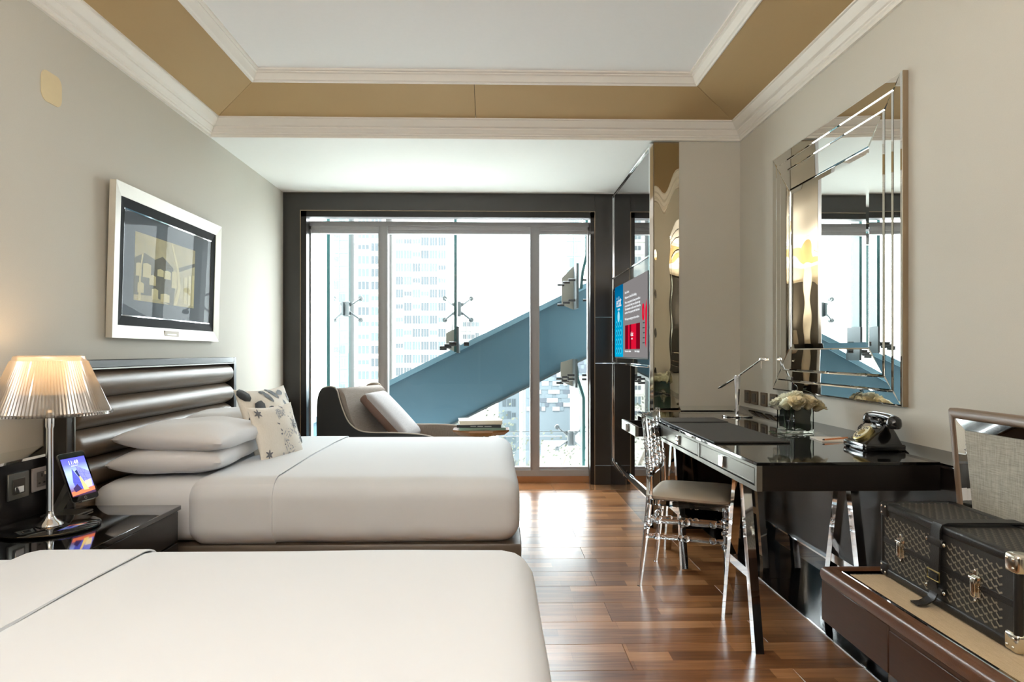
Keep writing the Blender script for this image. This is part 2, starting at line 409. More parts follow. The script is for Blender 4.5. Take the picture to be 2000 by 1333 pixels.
def thing(name, label, cat, loc=(0, 0, 0), rotz=0, group=None, mtx=None):
    o = bpy.data.objects.new(name, None); COL.objects.link(o)
    o.empty_display_size = .05
    if mtx is not None: o.matrix_basis = mtx
    else: o.location = loc; o.rotation_euler = (0, 0, rotz)
    bpy.context.view_layer.update() if False else None
    return tag(o, label, cat, group)

def struct(name, bm, m, parent=None, **k):
    o = obj(name, bm, m, parent, **k)
    if parent is None: o['kind'] = 'structure'
    return o

def dup(o, parent=None, loc=None, rot=None, label=None):
    c = o.copy(); COL.objects.link(c)
    if parent is not None: c.parent = parent
    if loc is not None: c.location = loc
    if rot is not None: c.rotation_euler = rot
    if label: c['label'] = label
    for ch in [x for x in o.children]: dup(ch, c)
    return c

def text(name, s, size, m, parent, origin, xdir, ydir, align='LEFT', extrude=.0004, width=None):
    cu = bpy.data.curves.new(name, 'FONT'); cu.body = s; cu.size = size; cu.align_x = align; cu.extrude = extrude; cu.resolution_u = 2
    o = bpy.data.objects.new(name, cu); COL.objects.link(o); cu.materials.append(m)
    X, Y = Vector(xdir).normalized(), Vector(ydir).normalized(); Z = X.cross(Y)
    mt = Matrix(((X.x, Y.x, Z.x, origin[0]), (X.y, Y.y, Z.y, origin[1]), (X.z, Y.z, Z.z, origin[2]), (0, 0, 0, 1)))
    if width: mt = mt @ Matrix.Diagonal((width, 1, 1, 1))
    bpy.context.view_layer.update()
    me = bpy.data.meshes.new_from_object(o.evaluated_get(bpy.context.evaluated_depsgraph_get())); bpy.data.objects.remove(o)
    o = bpy.data.objects.new(name, me); COL.objects.link(o)
    o.parent = parent; o.matrix_basis = wm(parent).inverted() @ mt
    return o

# ------------------------------------------------------------------ room shell
XL, XR, YB, YW, ZS, ZC = -1.884, 1.65, 4.55, 6.10, 2.608, 2.872
YK = -1.6                                    # wall behind the camera
# floor: planks 1.2 x 0.23 laid across the room
fl = tag(bpy.data.objects.new('floor', None), kind='structure'); COL.objects.link(fl)
struct('floor_base', BX(XL-.1, XR+.2, YK-.1, 6.35, -.12, -.012), M['sub'], fl)
plank_me = {}
def plank(x0, x1, y0, y1):
    key = (round(x1-x0, 3), round(y1-y0, 3))
    if key not in plank_me:
        hx, hy = (x1-x0)/2-.0007, (y1-y0)/2-.0007
        bm = bm_()
        lo = [bm.verts.new((sx*hx, sy*hy, -.012)) for sx, sy in ((-1, -1), (1, -1), (1, 1), (-1, 1))]
        mi = [bm.verts.new((sx*hx, sy*hy, -.0012)) for sx, sy in ((-1, -1), (1, -1), (1, 1), (-1, 1))]
        hi = [bm.verts.new((sx*(hx-.0012), sy*(hy-.0012), 0)) for sx, sy in ((-1, -1), (1, -1), (1, 1), (-1, 1))]
        for a, b in ((lo, mi), (mi, hi)):
            for k in range(4): bm.faces.new((a[k], a[(k+1) % 4], b[(k+1) % 4], b[k]))
        bm.faces.new(hi)
        o = obj('plank', bm, M['floor'], fl, smooth=False, world=False); plank_me[key] = o.data
    else:
        o = bpy.data.objects.new('plank', plank_me[key]); COL.objects.link(o); o.parent = fl
    o.location = ((x0+x1)/2, (y0+y1)/2, 0)
XF = 1.39                                    # where the wood meets the black stone border
k = 0; y = 3.0-.23*20
while y < 5.84:
    y1 = min(y+.23, 5.85); off = .515 if k % 2 == 0 else 1.115
    xs = [XL]+sorted(v for v in [off+1.2*n for n in range(-4, 3)] if XL+.02 < v < XF-.02)+[XF]
    for a, b in zip(xs, xs[1:]): plank(a, b, y, y1)
    y += .23; k += 1
for a, b in ((YK, 1.0), (1.0, 3.55), (3.55, 4.57)):
    struct('border_stone', BX(XF+.001, XR, a+.001, b-.001, -.012, .001, bev=.001), M['blackstone'], fl)
struct('border_strip', BX(XF-.004, XF+.002, YK, 4.57, -.01, .003), M['chrome'], fl)
for a, b in ((XL, -1.0), (-1.0, -.1), (-.1, .5), (.5, 1.05)):
    struct('threshold_stone', BX(a+.001, b-.001, 5.851, 6.2, -.012, 0, bev=.001), M['bronze'], fl)

# walls
def wall(name, *a, m='wallpaper'): return struct(name, BX(*a), M[m], smooth=False)
wl = wall('wall_left', XL-.15, XL, YK-.15, 6.4, -.1, 3.0)
wr = wall('wall_right', XR, XR+.15, YK-.15, 6.4, -.1, 3.0)
wb = wall('wall_back', XL, XR, YK-.15, YK, -.1, 3.0)
d2 = thing('door_2', None, None); d2['kind'] = 'structure'
struct('door_leaf', BX(-1.85, -1.062, YK+.001, YK+.05, 0, 2.15, bev=.003), M['trimdark'], d2)
struct('door_leaf', BX(-1.058, -.36, YK+.001, YK+.05, 0, 2.15, bev=.003), M['trimdark'], d2)
struct('door_handle', cyl(bm_(), (-1.12, YK+.08, .9), (-1.12, YK+.08, 1.2), .01), M['chrome'], d2)
d1 = thing('door_1', None, None); d1['kind'] = 'structure'
struct('door_leaf', BX(-.25, 1.05, YK+.001, YK+.04, 0, 2.35, bev=.003), M['trimdark'], d1)
struct('door_casing', BX(-.31, 1.11, YK+.0005, YK+.03, 0, 2.41), M['dark'], d1)
struct('door_handle', cyl(bm_(), (-.16, YK+.07, 1.0), (-.04, YK+.07, 1.0), .01), M['chrome'], d1)
pl = wall('wall_pilaster', 1.236, XR, 4.57, 6.09, 0, ZS)

# dark wainscot with a bevelled mirror cap, left and right
bl = thing('baseboard_left', None, None); bl['kind'] = 'structure'
struct('wainscot_panel', BX(XL, XL+.03, YK, 2.87, 0, .765), M['dark'], bl)
struct('wainscot_panel', BX(XL, XL+.03, 4.75, 6.1, 0, .775), M['dark'], bl)
prism_cap = lambda bm, xw, xo, y0, y1, zw, zo, zb: prism(bm, [(xw, y0, zw), (xo, y0, zo), (xo, y0, zb), (xw, y0, zb)], (0, y1-y0, 0))
struct('mirror_cap', prism_cap(bm_(), XL, XL+.055, YK, 2.875, .803, .776, .766), M['mirror'], bl, smooth=False)
struct('dark_cap', prism_cap(bm_(), XL, XL+.05, 4.75, 6.1, .785, .781, .772), M['dark'], bl, smooth=False)
br_ = thing('baseboard_right', None, None); br_['kind'] = 'structure'
struct('wainscot_panel', BX(1.585, XR, YK, 4.57, .212, .782), M['dark'], br_)
struct('skirting_panel', BX(1.575, XR, YK, 4.57, 0, .204), M['black'], br_)
struct('metal_line', BX(1.571, XR, YK, 4.57, .204, .212), M['chrome'], br_)
struct('mirror_cap', prism_cap(bm_(), XR, 1.58, YK, 4.57, .828, .796, .783), M['mirrordark'], br_, smooth=False)
struct('metal_line', BX(1.574, 1.584, YK, 4.57, .781, .789), M['chrome'], br_)
struct('mirror_cap', prism(bm_(), [(1.236, 4.57, .828), (1.236, 4.53, .80), (1.236, 4.53, .785), (1.236, 4.57, .785)], (XR-1.236, 0, 0)), M['mirror'], br_, smooth=False)

# ceiling: flat field, tan cove panels, soffit over the window bay
ce = thing('ceiling', None, None); ce['kind'] = 'structure'
struct('upper_ceiling', BX(XL-.15, XR+.15, YK-.15, YB+.1, ZC, ZC+.12), M['paint'], ce)
struct('soffit', BX(XL, XR, YB, 6.4, ZS, ZC+.1), M['soffit'], ce)
def ring(off): return [(XL+off, YK+off), (XR-off, YK+off), (XR-off, YB-off), (XL+off, YB-off)]
def loop_profile(bm, prof):
    rings = [[bm.verts.new((x, y_, z)) for x, y_ in ring(d)] for d, z in prof]
    for a, b in zip(rings, rings[1:]):
        for k in range(4): bm.faces.new((a[k], a[(k+1) % 4], b[(k+1) % 4], b[k]))
    return bm
t1 = struct('trim_1', loop_profile(bm_(), [(0, ZS-.002), (.014, ZS-.002), (.014, ZS+.012), (.022, ZS+.018), (.022, ZS+.026), (.03, ZS+.03), (.036, ZS+.04), (.046, ZS+.05),
       (.046, ZS+.058), (.062, ZS+.064), (.078, ZS+.082), (.088, ZS+.098), (.096, ZS+.1), (.096, ZS+.118), (0, ZS+.2)]), M['plaster'], ang=25)
t2 = struct('trim_2', loop_profile(bm_(), [(.425, 2.83), (.425, 2.806), (.432, 2.806), (.436, 2.814), (.444, 2.818), (.452, 2.834), (.462, 2.848), (.472, 2.852), (.472, 2.858), (.486, 2.862), (.486, 2.873)]), M['plaster'], ang=25)
def cove(p):   # p: four (x,y,z) lower a,b upper b,a
    bm = bm_(); c = sum((Vector(q) for q in p), Vector())/4
    p = [Vector(q)+(c-Vector(q)).normalized()*.0016 for q in p]
    prism(bm, p, (0, 0, .02)); return struct('cove_panel', bm, M['tan'], ce, smooth=False)
lo_, hi_ = ring(.092), ring(.428); zl, zh = ZS+.108, 2.812
P3 = lambda q, z: (q[0], q[1], z)
cove([P3(lo_[3], zl), P3(lo_[0], zl), P3(hi_[0], zh), P3(hi_[3], zh)])
cove([P3(lo_[1], zl), P3(lo_[2], zl), P3(hi_[2], zh), P3(hi_[1], zh)])
xm = -.13
cove([(lo_[3][0], lo_[3][1], zl), (xm, lo_[3][1], zl), (xm, hi_[3][1], zh), (hi_[3][0], hi_[3][1], zh)])
cove([(xm, lo_[3][1], zl), (lo_[2][0], lo_[2][1], zl), (hi_[2][0], hi_[2][1], zh), (xm, hi_[3][1], zh)])
cove([P3(lo_[0], zl), P3(lo_[1], zl), P3(hi_[1], zh), P3(hi_[0], zh)])
struct('cove_backing', loop_profile(bm_(), [(.05, ZS+.13), (.44, 2.84)]), M['sub'], ce)

# recessed downlights added in the ceiling field as fill (above and behind the camera position)
def fill_downlight(x, y_, label):
    t = thing('fill_downlight', label, 'fill_downlight', (x, y_, ZC), group='added recessed fill lights')
    obj('trim_ring', lathe(bm_(), [(.038, .0), (.038, -.004), (.055, -.005), (.058, 0)], (x, y_, ZC), 24), M['plaster'], t)
    obj('lens', lathe(bm_(), [(0, -.0015), (.037, -.0015)], (x, y_, ZC), 24), M['downdisc'], t)
    ld = bpy.data.lights.new('fill_light', 'AREA'); ld.shape = 'DISK'; ld.size = .11; ld.energy = FILL_DOWN_W; ld.color = (1, .95, .88)
    lo = bpy.data.objects.new('fill_light', ld); COL.objects.link(lo); lo.parent = t; lo.location = (0, 0, -.012)
for i, (x, y_) in enumerate(((-.9, 2.7), (.75, 2.7), (-.9, 1.1), (.75, 1.1), (-.9, -.5), (.75, -.5))):
    fill_downlight(x, y_, 'small round recessed ceiling light added as unseen fill overhead')

# two unseen floor lamps added behind the camera to brighten the room
def uplighter(x, y_, label):
    t = thing('fill_uplighter', label, 'lamp', (x, y_, 0), group='added fill uplighters')
    obj('base', lathe(bm_(), [(0, 0.001), (.14, .001), (.14, .012), (.03, .03), (.012, .05), (0, .05)], (x, y_, 0), 32), M['chrome'], t)
    obj('pole', cyl(bm_(), (x, y_, .04), (x, y_, 1.42), .012), M['chrome'], t)
    obj('bowl', lathe(bm_(), [(0, 1.40), (.06, 1.41), (.15, 1.47), (.19, 1.54), (.185, 1.54), (.145, 1.475), (.05, 1.42), (0, 1.415)], (x, y_, 0), 32), M['plaster'], t)
    ld = bpy.data.lights.new('fill_light', 'AREA'); ld.shape = 'DISK'; ld.size = .34; ld.energy = FILL_UP_W; ld.color = (1, .99, .975)
    lo = bpy.data.objects.new('fill_light', ld); COL.objects.link(lo); lo.parent = t; lo.location = (0, 0, 1.535); lo.rotation_euler = (pi, 0, 0)
uplighter(-.95, -1.3, 'white bowl uplighter added as unseen fill by the dark cupboard doors, out of the frame')
uplighter(-.42, -1.3, 'white bowl uplighter added as unseen fill by the entrance door, out of the frame')

# ------------------------------------------------------------------ window wall
ww = thing('wall_window', None, None); ww['kind'] = 'structure'
OX0, OX1, OZ1 = -1.728, .886, 2.445
struct('surround_panel', BX(XL, OX0, YW, YW+.12, 0, ZS), M['trimdark'], ww, smooth=False)
struct('surround_panel', BX(OX0, OX1, YW, YW+.12, OZ1, ZS), M['trimdark'], ww, smooth=False)
for a, b in ((0, .168), (.174, 1.086), (1.092, 1.50), (1.506, ZS)):
    struct('surround_panel', BX(OX1, 1.06, YW, YW+.12, a, b, bev=.002), M['trimdark'], ww, smooth=False)
bm = bm_()
for a in ((OX0-.006, OX0, YW-.004, YW+.01, 0, OZ1+.006), (OX1, OX1+.006, YW-.004, YW+.01, 0, OZ1+.006), (OX0, OX1, YW-.004, YW+.01, OZ1, OZ1+.006)): bx(bm, *a)
struct('metal_bead', bm, M['champagne'], ww)
bm = bm_()
for a in ((OX0, OX0+.048, YW+.005, YW+.12, 0, OZ1), (OX1-.036, OX1, YW+.005, YW+.12, 0, OZ1), (OX0, OX1, YW+.005, YW+.12, OZ1-.05, OZ1)): bx(bm, *a)
struct('jamb_lining', bm, M['dark'], ww, smooth=False)
# the aluminium window: head, sill, two mullions, three panes
w1 = thing('window_1', None, None); w1['kind'] = 'structure'
bm = BX(-1.70, .87, 6.22, 6.30, 2.30, 2.375); bx(bm, -1.70, .87, 6.205, 6.22, 2.33, 2.343); bx(bm, -1.70, .87, 6.24, 6.30, 2.27, 2.30)
struct('head_frame', bm, M['alu'], w1, smooth=False)
bm = BX(-1.70, .87, 6.20, 6.30, .06, .115); bx(bm, -1.70, .87, 6.22, 6.28, .115, .14)
struct('sill_frame', bm, M['alu'], w1, smooth=False)
struct('sill_riser', BX(-1.70, .87, 6.195, 6.25, -.01, .06), M['bronze'], w1)
for x in (-1.018, .357):
    bm = BX(x-.042, x+.042, 6.21, 6.30, .06, 2.33)
    for dx in (-.022, .014): bx(bm, x+dx-.003, x+dx+.003, 6.206, 6.212, .06, 2.33)
    for dx in (-.042, .036): bx(bm, x+dx, x+dx+.006, 6.195, 6.21, .06, 2.33)
    struct('mullion', bm, M['alu'], w1, smooth=False)
for x in (-1.70, .845):
    struct('side_frame', BX(x-.004, x+.03, 6.22, 6.30, .06, 2.33), M['alu'], w1, smooth=False)
for a, b in ((-1.68, -1.055), (-.98, .318), (.395, .85)):
    struct('pane', BX(a, b, 6.262, 6.268, .13, 2.30), M['window'], w1, smooth=False)

# ------------------------------------------------------------------ outside: spider-fixed facade and the city
YG = 7.70
fg = thing('window_2', None, None); fg['kind'] = 'structure'
for a, b in ((-4.4, -1.652), (-1.642, -.41), (-.40, .84), (.85, 3.4)):
    for z0, z1 in ((-2.6, .24), (.25, 1.64), (1.65, 3.6)):
        struct('pane', BX(a, b, YG, YG+.012, z0, z1), M['facade'], fg, smooth=False)
struct('tie_rod', tube(bm_(), [(-4.4, YG-.1, .30), (3.4, YG-.1, .30)], .007, 6), M['spider'], fg)
def spider(x, z, label):
    t = thing('spider_fitting', label, 'fitting', (x, YG-.09, z), group='spider fittings on the outer glass')
    bm = bm_(); bx(bm, x-.032, x+.032, YG-.13, YG-.06, z-.085, z+.085, bev=.008)
    bx(bm, x-.04, x-.022, YG-.16, YG-.12, z-.075, z+.075); bx(bm, x+.022, x+.04, YG-.16, YG-.12, z-.075, z+.075)
    for s in (1, -1): bx(bm, x-.062, x+.062, YG-.12, YG-.09, z+s*.055-.012, z+s*.055+.012)
    obj('hub', bm, M['spider'], t)
    for sx in (1, -1):
        for sz in (1, -1):
            a = obj('arm', tube(bm_(), [(x+sx*.03, YG-.1, z+sz*.03), (x+sx*.09, YG-.085, z+sz*.075), (x+sx*.145, YG-.05, z+sz*.118)], [.014, .011, .009], 8), M['spider'], t)
            bm = cyl(bm_(), (x+sx*.147, YG-.055, z+sz*.12), (x+sx*.147, YG-.004, z+sz*.12), .026, seg=16)
            obj('disc', bm, M['spider'], a)
spider(-1.652, 1.668, 'four armed grey spider fitting outside the pane behind the chaise')
spider(-.42, 1.668, 'four armed grey spider fitting against the bright sky above the blue beam')
spider(.84, .226, 'four armed grey spider fitting on the cable line below the blue beam')
def fin(name, pts, label, m='fin'):
    bm = bm_()
    for (x0, z0), (x1, z1) in zip(pts, pts[1:]):
        prism(bm, [(x0-.014, 6.72, z0), (x0+.014, 6.72, z0), (x1+.014, 6.72, z1), (x1-.014, 6.72, z1)], (0, .16, 0))
    o = obj(name, bm, M[m], smooth=False); return tag(o, label, 'glass fin', 'glass fins of the facade')
fin('glass_fin', [(-1.635, 3.2), (-1.635, .7), (-1.62, .62), (-1.56, .5)], 'tall green glass fin ending behind the chaise back')
fin('glass_fin', [(-.395, 3.2), (-.395, 1.19)], 'tall green glass fin passing the spider fitting and ending on the blue beam')
fin('glass_fin', [(.90, 3.2), (.90, 2.15), (.86, 1.98), (.845, 1.82)], 'kinked green glass fin above the blue beam with black bolts')
fin('glass_fin', [(.80, 1.05), (.81, .93), (.87, .74), (.87, -1.5)], 'kinked green glass fin below the blue beam beside the low spider')
def bracket(x, z0, z1, label, flip=1):
    t = thing('splice_bracket', label, 'bracket', (x, 6.7, z0), group='bolted splice brackets')
    obj('plate', prism(bm_(), [(x-.01, 6.66, z0), (x+.012, 6.66, z0), (x+.012, 6.66, z1), (x-.01, 6.66, z1)], (0, .26, 0)), M['spider'], t, smooth=False)
    obj('fin_plate', prism(bm_(), [(x-.13, 6.9, z0+.05), (x-.01, 6.9, z0), (x-.01, 6.9, z1), (x-.13, 6.9, z1-.12*flip)], (0, .02, 0)), M['spider'] if False else M['bracket'], t, smooth=False)
    for zz in (z0+.08, z1-.16):
        for j, dx in enumerate((-.05, -.10, -.15)):
            obj('bolt', cyl(bm_(), (x+dx-.035, 6.70+j*.05, zz-.02*j), (x+dx+.035, 6.70+j*.05, zz-.02*j), .012, seg=8), M['tube'], t)
        obj('bolt', cyl(bm_(), (x+.06, 6.7, zz), (x+.11, 6.7, zz), .012, seg=8), M['tube'], t)
bracket(.80, 1.62, 2.06, 'bolted splice bracket standing on the blue beam against the sky')
bracket(.79, .84, 1.12, 'bolted splice bracket hanging under the blue beam', .3)
bracket(-.37, 1.18, 1.44, 'bolted splice bracket below the spider fitting beside the central fin', .5)
# diagonal beam
bt = thing('diagonal_beam', 'wide steel blue diagonal beam rising across the outside of the window', 'beam', (-.3, 7.0, .8))
def bz(x, top): return (1.19+((1.675-1.19) if top else (.795-1.19))*.871) + (x-.352)*.497
xa, xb = -4.0, 3.2
obj('beam_body', prism(bm_(), [(xa, 6.97, bz(xa, 0)), (xb, 6.97, bz(xb, 0)), (xb, 6.97, bz(xb, 1)-.055), (xa, 6.97, bz(xa, 1)-.055)], (0, .5, 0)), M['beam'], bt, smooth=False)
obj('beam_flange', prism(bm_(), [(xa, 6.95, bz(xa, 1)-.055), (xb, 6.95, bz(xb, 1)-.055), (xb, 6.95, bz(xb, 1)), (xa, 6.95, bz(xa, 1))], (0, .55, 0)), M['beamedge'], bt, smooth=False)
obj('lower_flange', prism(bm_(), [(xa, 6.955, bz(xa, 0)-.012), (xb, 6.955, bz(xb, 0)-.012), (xb, 6.955, bz(xb, 0)+.006), (xa, 6.955, bz(xa, 0)+.006)], (0, .53, 0)), M['spider'], bt, smooth=False)
# street
struct('ground', BX(-500, 500, 12, 900, -43, -42), M['ground'])

def tower(name, label, x0, x1, y0, dep, z0, z1, bays, floors, gz0, gz1, m, panes=3, ribs=False, glass=('towerglass', 'towerglassdark'), fill=.7, xin=.6, rnd=1):
    rg = random.Random(rnd)
    t = thing(name, label, 'building', ((x0+x1)/2, y0+dep/2, z0))
    obj('tower_body', BX(x0, x1, y0, y0+dep, z0, z1), M[m], t, smooth=False)
    bw = (x1-x0-2*xin)/bays; fh = (gz1-gz0)/floors; cache = {}
    for f in range(floors):
        if ribs: obj('floor_band', BX(x0, x1, y0-.12, y0, gz0+f*fh-.12, gz0+f*fh+.08), M[m], t, smooth=False)
        for b in range(bays):
            cx, cz = x0+xin+(b+.5)*bw, gz0+(f+.5)*fh
            g = rg.choice(glass); key = (g, rg.random() < fill)
            if key not in cache:
                bm = bm_(); pw = bw*.86/panes; hh = fh*(.62 if key[1] else .34)
                for p in range(panes):
                    xx = -bw*.43+p*pw; bx(bm, xx+pw*.1, xx+pw*.9, -.05, .25, -hh/2, hh/2)
                o = obj('window', bm, M[g], t, smooth=False, world=False); cache[key] = o.data
            else:
                o = bpy.data.objects.new('window', cache[key]); COL.objects.link(o); o.parent = t
            o.location = (cx-(x0+x1)/2, -dep/2, cz-z0)
    if ribs:
        for b in range(1, bays):
            xx = x0+xin+b*bw; obj('rib', BX(xx-.1, xx+.1, y0-.18, y0, gz0, gz1), M[m], t, smooth=False)
    return t
tower('office_tower', 'pale office tower with six columns of windows seen through the middle panes', -22.6, -10.2, 150, 14, -42, 45, 6, 19, -16, 38.3, 'tower', 3, True, rnd=3)
tower('apartment_tower', 'white apartment tower showing grouped windows beside the first mullion', -31.5, -24.5, 153, 12, -42, 45, 2, 18, -14, 37.5, 'tower2', 3, True, rnd=5)
tower('glass_tower', 'green glazed tower strip between the fin and a white pier behind the chaise', -38.2, -32.6, 152, 12, -42, 45, 3, 18, -14, 37.5, 'towerteal', 2, True, ('towerteal', 'towerglass'), rnd=9)
tower('distant_block', 'small hazy distant office block with a flat roof above the beam', -8.2, -3.2, 158, 10, -42, 9.6, 4, 6, -8, 9, 'tower', 2, True, fill=.2, rnd=11)
tower('slim_tower', 'slim pale tower behind the kinked fin under the window head', 15.6, 19.0, 150, 10, -42, 34, 2, 12, -6, 32, 'towerteal', 2, True, ('towerglass', 'towerteal'), rnd=13)
tower('blue_block', 'blue grey block at the window edge just above the diagonal beam', 22.4, 27, 152, 10, -42, 17, 3, 4, 2, 16, 'pixel_b', 2, False, rnd=15)
# pixel-patterned building low in the right panes
px = thing('pixel_building', 'low building clad in a patchwork of white and slate panels', 'building', (12, 100, -42))
obj('block_body', BX(4.4, 19.5, 100, 112, -42, 1.0), M['pixel_b'], px, smooth=False)
rg = random.Random(4); pm = {}
for r_ in range(13):
    x = 4.4+rg.random()*.8
    while x < 19.2:
        wd = rg.choice((.6, 1.1, 1.7)); g = rg.choice(('pixel_a', 'pixel_a', 'pixel_c', 'pixel_b'))
        if (g, wd) not in pm:
            o = obj('cladding_panel', BX(0, wd-.06, -.15 if g == 'pixel_a' else -.08, .05, -.3, .3), M[g], px, smooth=False, world=False); pm[(g, wd)] = o.data
        else:
            o = bpy.data.objects.new('cladding_panel', pm[(g, wd)]); COL.objects.link(o); o.parent = px
        o.location = (x-12, 0, .3-.62*r_+42); x += wd+rg.choice((0, .5, 1.0))
tower('white_tower', 'slim white tower with green window bands under the splice bracket', 10.6, 12.7, 92, 5, -42, -2.2, 1, 10, -22, -3, 'pixel_a', 1, False, ('towerteal',), rnd=21)
tower('low_block', 'long low pale block with a light roof below the patchwork building', 6.0, 11.0, 70, 20, -42, -10.5, 5, 8, -30, -11.5, 'tower', 2, False, fill=.4, rnd=23)
tower('roof_block', 'pale flat roofed block beside the white tower at street level', 12.9, 20, 80, 16, -42, -9.5, 4, 6, -28, -11, 'tower2', 2, False, fill=.4, rnd=25)
tower('hazy_block', 'hazy grey block seen under the beam beyond the books', 0.5, 4.2, 120, 14, -42, -3.5, 3, 10, -26, -4.5, 'pixel_b', 2, False, rnd=27)
tower('far_block', 'long pale terrace of buildings at the foot of the beam behind the trees', -14, .0, 135, 14, -42, -11, 8, 6, -30, -12, 'tower', 2, False, fill=.3, rnd=29)
tree_proto = None
for i, (x, y_, s, lb) in enumerate(((-3.2, 74, 1.35, 'pale bare tree beyond the stacked books'), (3.3, 64, 1.3, 'pale bare tree beside the second mullion at street level'), (15.5, 66, 1.25, 'smaller pale tree at the foot of the white tower outside'), (-14.5, 84, 1.4, 'pale tree just above the side table edge outside'), (-9.0, 56, 1.25, 'low pale tree near the street under the beam'))):
    t = thing('street_tree', lb, 'tree', (x, y_, -42), group='street trees')
    if tree_proto is None:
        rg = random.Random(2); bm = bm_()
        tube(bm, [(0, 0, 0), (.2, 0, 10), (.1, .2, 20)], [.5, .4, .15], 6)
        for j in range(14):
            a = j*2.4; tube(bm, [(.1, 0, 9+j*.8), (1.6*cos(a), 1.6*sin(a), 13+j*.8), (3*cos(a), 3*sin(a), 17+j*.75)], [.2, .12, .04], 5)
        a_ = obj('trunk', bm, M['bark'], t, world=False)
        bm = bm_()
        for j in range(260):
            a = rg.random()*6.28; rr = 4.2*rg.random()**.5; z = 13+rg.random()*14
            c = Vector((rr*cos(a), rr*sin(a), z)); n = Vector((rg.gauss(0, 1), rg.gauss(0, 1), rg.gauss(0, 1))).normalized(); q = n.orthogonal().normalized(); q2 = n.cross(q)
            for k in range(5):
                cc = c+Vector((rg.gauss(0, .5), rg.gauss(0, .5), rg.gauss(0, .5))); sz = .15
                quad(bm, [cc+q*sz, cc+q2*sz*.6, cc-q*sz, cc-q2*sz*.6])
        b_ = obj('crown', bm, M['tree'], t, world=False, smooth=False); tree_proto = (a_, b_)
    else:
        for pt in tree_proto:
            c = pt.copy(); COL.objects.link(c); c.parent = t
    t.scale = (s, s, s)

# ------------------------------------------------------------------ media cabinet with television
XC = 1.05
mc = thing('media_cabinet', 'tall smoked mirror cabinet housing the television next to the window', 'cabinet', (1.35, 5.33, 0))
obj('carcass', BX(XC+.012, 1.64, 4.585, 6.085, 0, ZS-.003), M['black'], mc)
obj('upper_mirror', BX(XC, XC+.012, 4.62, 6.06, 1.85, ZS-.03, bev=.003), M['mirrordark'], mc)
obj('lower_mirror', BX(XC, XC+.012, 4.62, 6.06, .225, 1.085, bev=.003), M['mirrordark'], mc)
obj('niche_panel', BX(XC+.0125, XC+.02, 4.62, 6.06, 1.115, 1.84), M['black'], mc)
bm = bm_()
for a in ((XC-.012, XC+.012, 4.575, 6.08, ZS-.03, ZS-.012), (XC-.012, XC+.01, 4.62, 6.06, 1.838, 1.85), (XC-.02, XC+.012, 4.60, 6.08, 1.085, 1.102),
          (XC-.006, XC+.01, 4.60, 6.08, 1.742, 1.748)): bx(bm, *a, bev=.002)
obj('metal_rail', bm, M['chrome'], mc)
bm = bm_()
for a in ((XC-.014, XC+.014, 4.572, 4.598, .22, ZS-.012), (XC-.008, XC+.012, 4.605, 4.618, .22, ZS-.012), (XC-.01, XC+.012, 6.055, 6.075, .22, ZS-.012)): bx(bm, *a, bev=.003)
obj('corner_post', bm, M['chrome'], mc)
obj('plinth_ledge', prism(bm_(), [(1.018, 4.6, .212), (XC, 4.6, .222), (XC, 4.6, .20), (1.018, 4.6, .20)], (0, 1.48, 0)), M['mirror'], mc, smooth=False)
obj('plinth', BX(1.03, XC+.02, 4.60, 6.085, 0, .20), M['black'], mc)
obj('shelf_edge', BX(XC-.005, XC+.012, 4.62, 6.06, 1.748, 1.838), M['black'], mc)
# wavy champagne mirror on the end that faces the room
bm = grid(bm_(), lambda a, b: Vector((1.066+a*.168, 4.566+.0009*sin(b*19+1)+.0003*sin(b*43+a*3)+.0006*sin(a*7), .80+b*(ZS-.012-.80))), 24, 160)
obj('end_mirror', bm, M['mirrorbronze'], mc)
obj('end_backing', BX(1.064, 1.236, 4.572, 4.583, 0, ZS-.003), M['champagne'], mc)

tv = thing('television', 'wall television showing a grey welcome page with a blue menu strip', 'television', (1.02, 5.18, 1.45))
TX = 1.030; TY0, TY1, TZ0, TZ1 = 4.50, 5.86, 1.15, 1.742
TY0 = 4.602
obj('housing', BX(TX+.002, TX+.031, TY0, TY1+.02, TZ0-.012, TZ1+.003, bev=.004), M['tube'], tv)
sx = TX
def scr(name, y0, y1, z0, z1, m, d=0): return obj(name, BX(sx-d, sx+.003, min(y0, y1), max(y0, y1), z0, z1), m, tv, smooth=False)
SE = .55
scr('screen', TY0+.008, TY1, TZ0, TZ1, emat('screen grey', srgb(132, 128, 128), SE))
ms = screen_grad('screen blue', [(0, srgb(0, 168, 214)), (.55, srgb(0, 150, 190)), (.8, srgb(0, 112, 160)), (1, srgb(0, 92, 138))], SE, .592)
mo = obj('menu_strip', BX(-.185, .185, -.296, .296, -.001, .001), ms, tv, smooth=False, world=False)
mo.matrix_basis = wm(tv).inverted() @ Matrix(((0, 0, -1, sx-.0015), (-1, 0, 0, TY1-.185), (0, 1, 0, (TZ0+TZ1)/2), (0, 0, 0, 1)))
ew = emat('screen white', srgb(240, 244, 246), SE); er = emat('screen red', srgb(214, 20, 52), SE); edr = emat('screen dark red', srgb(120, 6, 28), SE)
eblk = emat('screen dark grey', srgb(70, 68, 70), SE); ec = emat('screen cyan', srgb(60, 190, 224), SE); edb = emat('screen deep blue', srgb(10, 96, 140), SE); epale = emat('screen pale blue', srgb(170, 222, 236), SE)
tx = lambda n, s, size, m, y_, z, width=1, al='LEFT': text(n, s, size, m, tv, (sx-.0035, y_, z), (0, -1, 0), (0, 0, 1), al, .0003, width)
tx('logo_lettering', 'éclat', .125, ew, TY1-.19, TZ1-.175, .95, 'CENTER')
tx('small_lettering', 'HOTELS', .022, ew, TY1-.19, TZ1-.205, 1.2, 'CENTER')
ytx = 5.40
